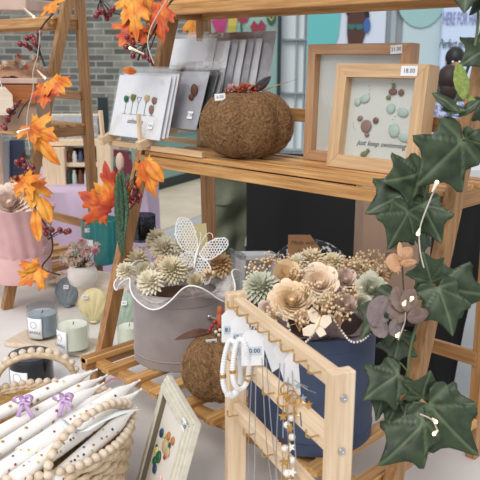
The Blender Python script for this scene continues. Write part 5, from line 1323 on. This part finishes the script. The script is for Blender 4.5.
lf(g, 194, 12, 190, 46, 1.72, 1.72, 'maple', 'maple', .55, .6, seed=5); lf(g, 137, 72, 122, 69, dg + .06, dg + .05, 'lance', 'maple', 1.2, .2, seed=6)
lf(g, 146, -6, 148, 22, dg + .01, dg, 'maple', 'maple', .6, -.6, seed=18); lf(g, 144, 26, 160, 36, dg + .01, dg, 'maple', 'maple', .6, -.6, seed=19)
berries(g, [(96, 16), (101, 12), (106, 15), (103, 11), (110, 14), (113, 9), (98, 13), (107, 18)], dg + .05, .0066, (100, 0))
berries(g, [(127, 37), (133, 43), (134, 49), (126, 47), (133, 56), (144, 56), (150, 60), (132, 39)], dg - .01, .0062, (146, 46))
vine(g, [(140, 160, dg + .02), (134, 178, dg + .02), (138, 192, dg), (134, 204, dg), (126, 212, dg)], .0014)
lf(g, 112, 212, 80, 192, dg + .02, dg, 'maple', 'maplered', .75, .3, seed=7); lf(g, 113, 206, 103, 163, dg + .03, dg + .01, 'maple', 'maplered', .5, -.3, seed=8); lf(g, 118, 200, 120, 172, dg + .04, dg + .03, 'maple', 'maple', .6, .5, seed=20)
lf(g, 141, 160, 152, 196, dg - .01, dg - .03, 'maple', 'maple', .5, .4, seed=9, curl=.3); lf(g, 146, 160, 163, 182, dg - .02, dg - .03, 'lance', 'maple', 1.2, .1, seed=10)
berries(g, [(128, 193), (132, 198), (136, 195), (133, 203), (138, 201), (128, 201), (140, 196), (126, 190), (135, 188)], dg, .0058, (136, 176))
o = lf(g, 121, 166, 121, 259, dg - .03, dg - .02, 'lance', 'velvet', .36, .2, .05, .1, 11, 'glitter_leaf'); o['label'] = 'long dark green glittery leaf'
lf(g, 118, 172, 123, 232, dg - .035, dg - .03, 'lance', 'velvet', .4, -.5, .05, .2, 12, 'glitter_leaf')
b = MB(); b.ball(at(120, 162, d=dg - .02), .013, 10, (.8, .6, 1.5)); b.build('knot', 'kpink', g, 180)
dl = 1.88
g = thing('autumn_garland', at(40, 120, d=dl), 'autumn garland of maple leaves and berries winding down the left wooden stand', 'garland')
vine(g, [(62, -6, dl), (54, 12, dl), (44, 24, dl), (38, 36, dl), (40, 52, dl), (45, 66, dl)], .0022); vine(g, [(52, 84, dl), (36, 94, dl), (24, 106, dl), (18, 118, dl)], .0016)
vine(g, [(24, 150, dl), (26, 175, dl), (36, 210, dl), (50, 232, dl), (52, 252, dl), (42, 268, dl), (60, 275, dl)], .0022); vine(g, [(50, 238, dl), (58, 232, dl), (68, 233, dl)], .0013)
for i, (a, e, f_, h, kd, w_, tl_, m) in enumerate(((50, 2, 54, 12, 'maple', 1.2, .2, 'maple'), (46, 82, 42, 107, 'maple', .75, .3, 'maplered'), (50, 78, 64, 92, 'maple', .8, -.3, 'maple'), (58, 78, 71, 86, 'lance', 1.2, .2, 'maple'),
        (28, 126, 56, 140, 'maple', .7, .2, 'maple'), (38, 140, 58, 165, 'lance', .9, .3, 'maple'), (30, 124, 34, 142, 'maple', .9, -.2, 'maple'), (28, 178, 14, 192, 'maple', .9, .3, 'maple'), (34, 178, 32, 208, 'maple', .7, -.3, 'maple'),
        (34, 208, 37, 242, 'lance', .9, .3, 'maple'), (40, 196, 51, 222, 'lance', 1.1, -.4, 'maple'), (22, 176, 30, 200, 'maple', .9, .6, 'maple'), (42, 266, 18, 284, 'maple', .8, .3, 'maple'), (40, 264, 24, 272, 'lance', 1.1, -.3, 'maple'), (36, 276, 18, 272, 'maple', .7, 0, 'maple'))):
    lf(g, a, e, f_, h, dl - .03, dl - .05, kd, m, w_, tl_, seed=30 + i)
berries(g, [(20, 44), (27, 38), (32, 37), (26, 45), (30, 48), (35, 43), (39, 33), (38, 46), (34, 40)], dl - .02, .0075, (40, 56))
berries(g, [(16, 105), (9, 111), (13, 112), (7, 118), (3, 126), (5, 128), (8, 120)], dl - .02, .0075, (22, 100))
berries(g, [(17, 162), (23, 160), (20, 165), (25, 166), (27, 172), (33, 167), (32, 174), (12, 180), (16, 178)], dl - .03, .0075, (24, 152))
berries(g, [(45, 228), (46, 234), (52, 230), (60, 230), (66, 232), (69, 231)], dl - .03, .0075, (48, 240))
# ivy
di = 1.055
g = thing('ivy_garland', at(430, 300, d=di), 'dark green ivy garland with mauve sprigs climbing the right leg of the front stand', 'garland')
vine(g, [(478, -10, di), (476, 40, di), (458, 95, di), (440, 140, di), (428, 185, di), (420, 230, di), (421, 270, di), (424, 300, di), (412, 340, di), (408, 370, di), (410, 395, di), (424, 414, di), (436, 425, di), (440, 432, di)], .0022, 'gtwig')
for a in ((428, 282, 414, 262), (424, 300, 396, 300), (408, 372, 392, 360), (410, 395, 400, 404)): vine(g, [(a[0], a[1], di), ((a[0] + a[2]) / 2, (a[1] + a[3]) / 2 - 3, di), (a[2], a[3], di)], .0013, 'gtwig', 'leaf_stalk')
IV = [(466, -30, 464, 11, .75, .3), (482, -14, 500, 10, 1, .2), (500, 44, 462, 63, .75, .3), 
      (424, 172, 384, 180, .86, .2), (468, 136, 419, 186, .68, -.15), (462, 138, 492, 146, .7, .5), (484, 96, 490, 130, .6, .4),
      (420, 186, 366, 212, .62, .25), (412, 208, 390, 250, .7, -.3), (420, 200, 440, 244, .6, .5), (428, 214, 424, 262, .45, -.7),
      (430, 284, 494, 296, .62, .15), (436, 282, 454, 336, .62, .0), (432, 286, 424, 252, .8, .2),
      (396, 292, 360, 338, .5, .5), (400, 330, 392, 366, .75, .2), (404, 326, 376, 336, .8, -.4), (404, 372, 364, 400, .7, .3), (386, 372, 378, 422, .5, -.3), (400, 398, 386, 426, .7, .3),
      (424, 398, 480, 458, .55, .1), (422, 402, 432, 372, .9, .3), (428, 404, 478, 404, .6, -.2), (428, 402, 452, 392, .6, .6), (430, 416, 379, 466, .55, .25), (424, 420, 412, 462, .6, -.3), (436, 410, 430, 440, .6, -.1)]
for i, (a, e, f_, h, w_, tl_) in enumerate(IV):
    dz = .012 * ((i * 5) % 4 - 1); lf(g, a, e, f_, h, di - .015 + dz, di - .03 + dz, 'ivy', 'ivy', w_ * 1.15, tl_, .12, .14, 60 + i, skew=.15 * ((i % 3) - 1))
for a in ((464, 100, 460, 60, .6), (478, 108, 466, 92, .5)): lf(g, a[0], a[1], a[2], a[3], di - .03, di - .02, 'lance', 'lime', a[4] * 1.6, .2, name='young_leaf')
for a in ((460, 112, 433, 91, .55), (466, 110, 441, 108, .6), (480, 100, 458, 116, .6)): lf(g, a[0], a[1], a[2], a[3], di - .035, di - .03, 'lance', 'ivy', a[4] * 1.6, .3, name='young_leaf')
for i, a in enumerate(((402, 262, 386, 262, 'eucp', 1.3), (400, 262, 412, 248, 'eucp', 1.1), (400, 264, 417, 262, 'eucp', .6), (401, 258, 400, 242, 'eucp', .5), (400, 266, 394, 272, 'eucp', .8),
        (404, 318, 388, 302, 'eucm', 1.2), (405, 312, 396, 286, 'eucm', .9), (406, 312, 414, 288, 'eucm', .9), (407, 318, 430, 314, 'eucm', .75), (404, 320, 390, 318, 'eucm', .7), (372, 326, 388, 296, 'mauvetulle', .9), (384, 338, 374, 312, 'mauvetulle', .8), (390, 334, 402, 320, 'mauvetulle', .8))):
    lf(g, a[0], a[1], a[2], a[3], di - .03 - .002 * i, di - .035, 'oval', a[4], a[5] * .9, .2, .1, .1, 100 + i, name='rounded_leaf')
vine(g, [(402, 246, di - .03), (403, 280, di - .03), (405, 318, di - .03), (400, 335, di - .02)], .001, 'twig')
# fairy lights
def fairy(label, wires, leds, d, loc):
    f_ = thing('fairy_lights', at(*loc, d=d), label, 'string lights')
    for w_ in wires: vine(f_, [(x, y, d) for x, y in w_], .0011, 'wirew', 'wire')
    for (x0, y0, x1, y1) in leds:
        b = MB(); b.tube([at(x0, y0, d=d - .004), at(x1, y1, d=d - .004)], [.0035, .0012], 8); o_ = b.build('bulb', 'ledcap', f_, 60); b = MB(); b.ball(at(x0, y0, d=d - .006), .0026, 8); b.build('lit_tip', 'led', o_, 180)
fairy('pale fairy light wire with cone bulbs hanging down the left stand', [[(40, 30), (39, 44), (37, 58), (33, 72), (33, 90), (28, 110), (27, 128), (30, 150)], [(22, 6), (28, 14), (33, 16)]], [(45, 78, 37, 70), (34, 17, 24, 8), (18, 132, 30, 128)], dl - .05, (34, 80))
fairy('pale fairy light wire with cone bulbs tangled in the orange leaves over the cards', [[(170, -5), (158, 14), (150, 30), (148, 46), (154, 64)]], [(130, 48, 144, 54)], dg - .04, (150, 30))
fairy('thin fairy light wire glowing among the ivy on the right leg', [[(438, 182), (430, 200), (420, 228), (420, 250), (424, 268)], [(405, 300), (405, 320), (398, 340)], [(420, 414), (432, 420), (438, 432)]], [(437, 182, 432, 192), (418, 234, 420, 228), (404, 304, 406, 300), (412, 298, 410, 302), (436, 422, 432, 418), (434, 434, 438, 430), (397, 336, 400, 332)], di - .04, (430, 200))

# ============================================================ PEOPLE IN THE BACKGROUND
def skin_mesh(name, pts, edges, mat, par, root=0, lv=2):
    me = bpy.data.meshes.new(name); me.from_pydata([p[:3] for p in pts], edges, []); o = bpy.data.objects.new(name, me); COL.objects.link(o)
    sk = o.modifiers.new('s', 'SKIN'); 
    if not me.skin_vertices: 
        bpy.context.view_layer.objects.active = o; o.select_set(True); bpy.ops.object.mode_set(mode='EDIT'); bpy.ops.mesh.customdata_skin_add() if False else None; bpy.ops.object.mode_set(mode='OBJECT')
    for i, p in enumerate(pts):
        sv = me.skin_vertices[0].data[i]; r_ = p[3]; sv.radius = r_ if isinstance(r_, tuple) else (r_, r_); sv.use_root = i == root
    ss = o.modifiers.new('u', 'SUBSURF'); ss.levels = lv; ss.render_levels = lv
    bpy.context.view_layer.update(); ev = bpy.data.meshes.new_from_object(o.evaluated_get(bpy.context.evaluated_depsgraph_get()))
    bpy.data.objects.remove(o); b = MB(); b.add([ROOTM[par.name] @ v.co for v in ev.vertices], [tuple(p.vertices) for p in ev.polygons]); bpy.data.meshes.remove(ev)
    return b.build(name, mat, par, 180)
def person(px, py, d, label, shirt, hair, rz, long=False):
    hc = at(px, py, d=d); H = hc.z - GZ + .11; s_ = H / 1.7
    Mx = Matrix.Translation((hc.x, hc.y, GZ)) @ Matrix.Rotation(rz, 4, 'Z') @ Matrix.Scale(s_, 4); t = thing('person', None, label, 'person', Mx=Mx)
    J = dict(pel=(0, 0, .92, (.15, .11)), wa=(0, 0, 1.08, (.13, .09)), ch=(0, 0, 1.28, (.16, .1)), nk=(0, 0, 1.42, .055), n2=(0, -.01, 1.48, .05), hd=(0, -.015, 1.58, (.07, .085)), ht=(0, -.01, 1.66, (.05, .06)))
    for s, n in ((-1, 'l'), (1, 'r')):
        J.update({'h' + n: (s * .09, 0, .86, .09), 'k' + n: (s * .1, -.02, .48, .06), 'a' + n: (s * .1, .02, .09, .04), 'f' + n: (s * .1, -.12, .03, .035),
                  's' + n: (s * .17, 0, 1.37, .055), 'e' + n: (s * .24, 0, 1.1, .042), 'w' + n: (s * .2, -.2, 1.02, .03), 'm' + n: (s * .18, -.27, 1.03, .028)})
    E_ = [('pel', 'wa'), ('wa', 'ch'), ('ch', 'nk'), ('nk', 'n2'), ('n2', 'hd'), ('hd', 'ht')]
    for n in 'lr': E_ += [('pel', 'h' + n), ('h' + n, 'k' + n), ('k' + n, 'a' + n), ('a' + n, 'f' + n), ('ch', 's' + n), ('s' + n, 'e' + n), ('e' + n, 'w' + n), ('w' + n, 'm' + n)]
    def mk_(names, edges, name, mat, grow):
        idx = {n: i for i, n in enumerate(names)}; P_ = []
        for n in names:
            x, y, z, r_ = J[n]; r_ = r_ if isinstance(r_, tuple) else (r_, r_); P_.append((x, y, z, tuple(q + grow for q in r_)))
        return skin_mesh(name, P_, [(idx[a], idx[c_]) for a, c_ in edges if a in idx and c_ in idx], mat, t)
    mk_(list(J), E_, 'body', 'skin', 0)
    mk_(['ch', 'nk', 'wa', 'pel', 'sl', 'sr', 'el', 'er'], [('pel', 'wa'), ('wa', 'ch'), ('ch', 'nk'), ('ch', 'sl'), ('ch', 'sr'), ('sl', 'el'), ('sr', 'er')], 'shirt', shirt, .026)
    mk_(['pel', 'hl', 'hr', 'kl', 'kr', 'al', 'ar'], [('pel', 'hl'), ('pel', 'hr'), ('hl', 'kl'), ('hr', 'kr'), ('kl', 'al'), ('kr', 'ar')], 'trousers', 'bluecanvas', .015)
    W4 = lambda p: Mx @ V(p)
    b = MB(); b.M = Mx; b.ball((0, .02, 1.615), .102, 20, (.92, 1.05, 1.12)); 
    if long: b.ball((0, .06, 1.52), .075, 14, (1, .7, 1.2))
    b.v = [q + turb(q, 60, .003) for q in b.v]; b.build('hair', hair, t, 180)
    for sx in (-1, 1):
        b = MB(); b.M = Mx; b.ball((sx * .03, -.098, 1.585), .011, 8); b.build('eye', 'white', t, 180)
        b = MB(); b.M = Mx; b.ball((sx * .083, -.01, 1.57), .02, 8, (.4, .8, 1.3)); b.build('ear', 'skin', t, 180)
        for fi in range(5):
            b = MB(); b.M = Mx; bx2 = sx * .18 + (fi - 2) * .014; ln = (.05, .07, .075, .07, .055)[fi]; b.tube([(bx2, -.28, 1.03), (bx2, -.28 - ln * .6, 1.035), (bx2, -.28 - ln, 1.02)], [.009, .008, .006], 6); b.build('finger', 'skin', t, 180)
    b = MB(); b.M = Mx; b.ball((0, -.106, 1.56), .014, 8, (.7, 1, 1.3)); b.build('nose', 'skin', t, 180)
    b = MB(); b.M = Mx; b.ball((0, -.098, 1.53), .018, 8, (1, .4, .35)); b.build('mouth', 'berry', t, 180)
    return t
person(448, 84, 5.2, 'person with dark brown hair in a blue floral shirt, seen from behind beyond the ivy', 'shirt', 'hair', pi + .7, True)
person(455, 62, 6.6, 'person with short black hair standing farther back, head just above the blue floral shirt', 'dark_card', 'bhair', .6)
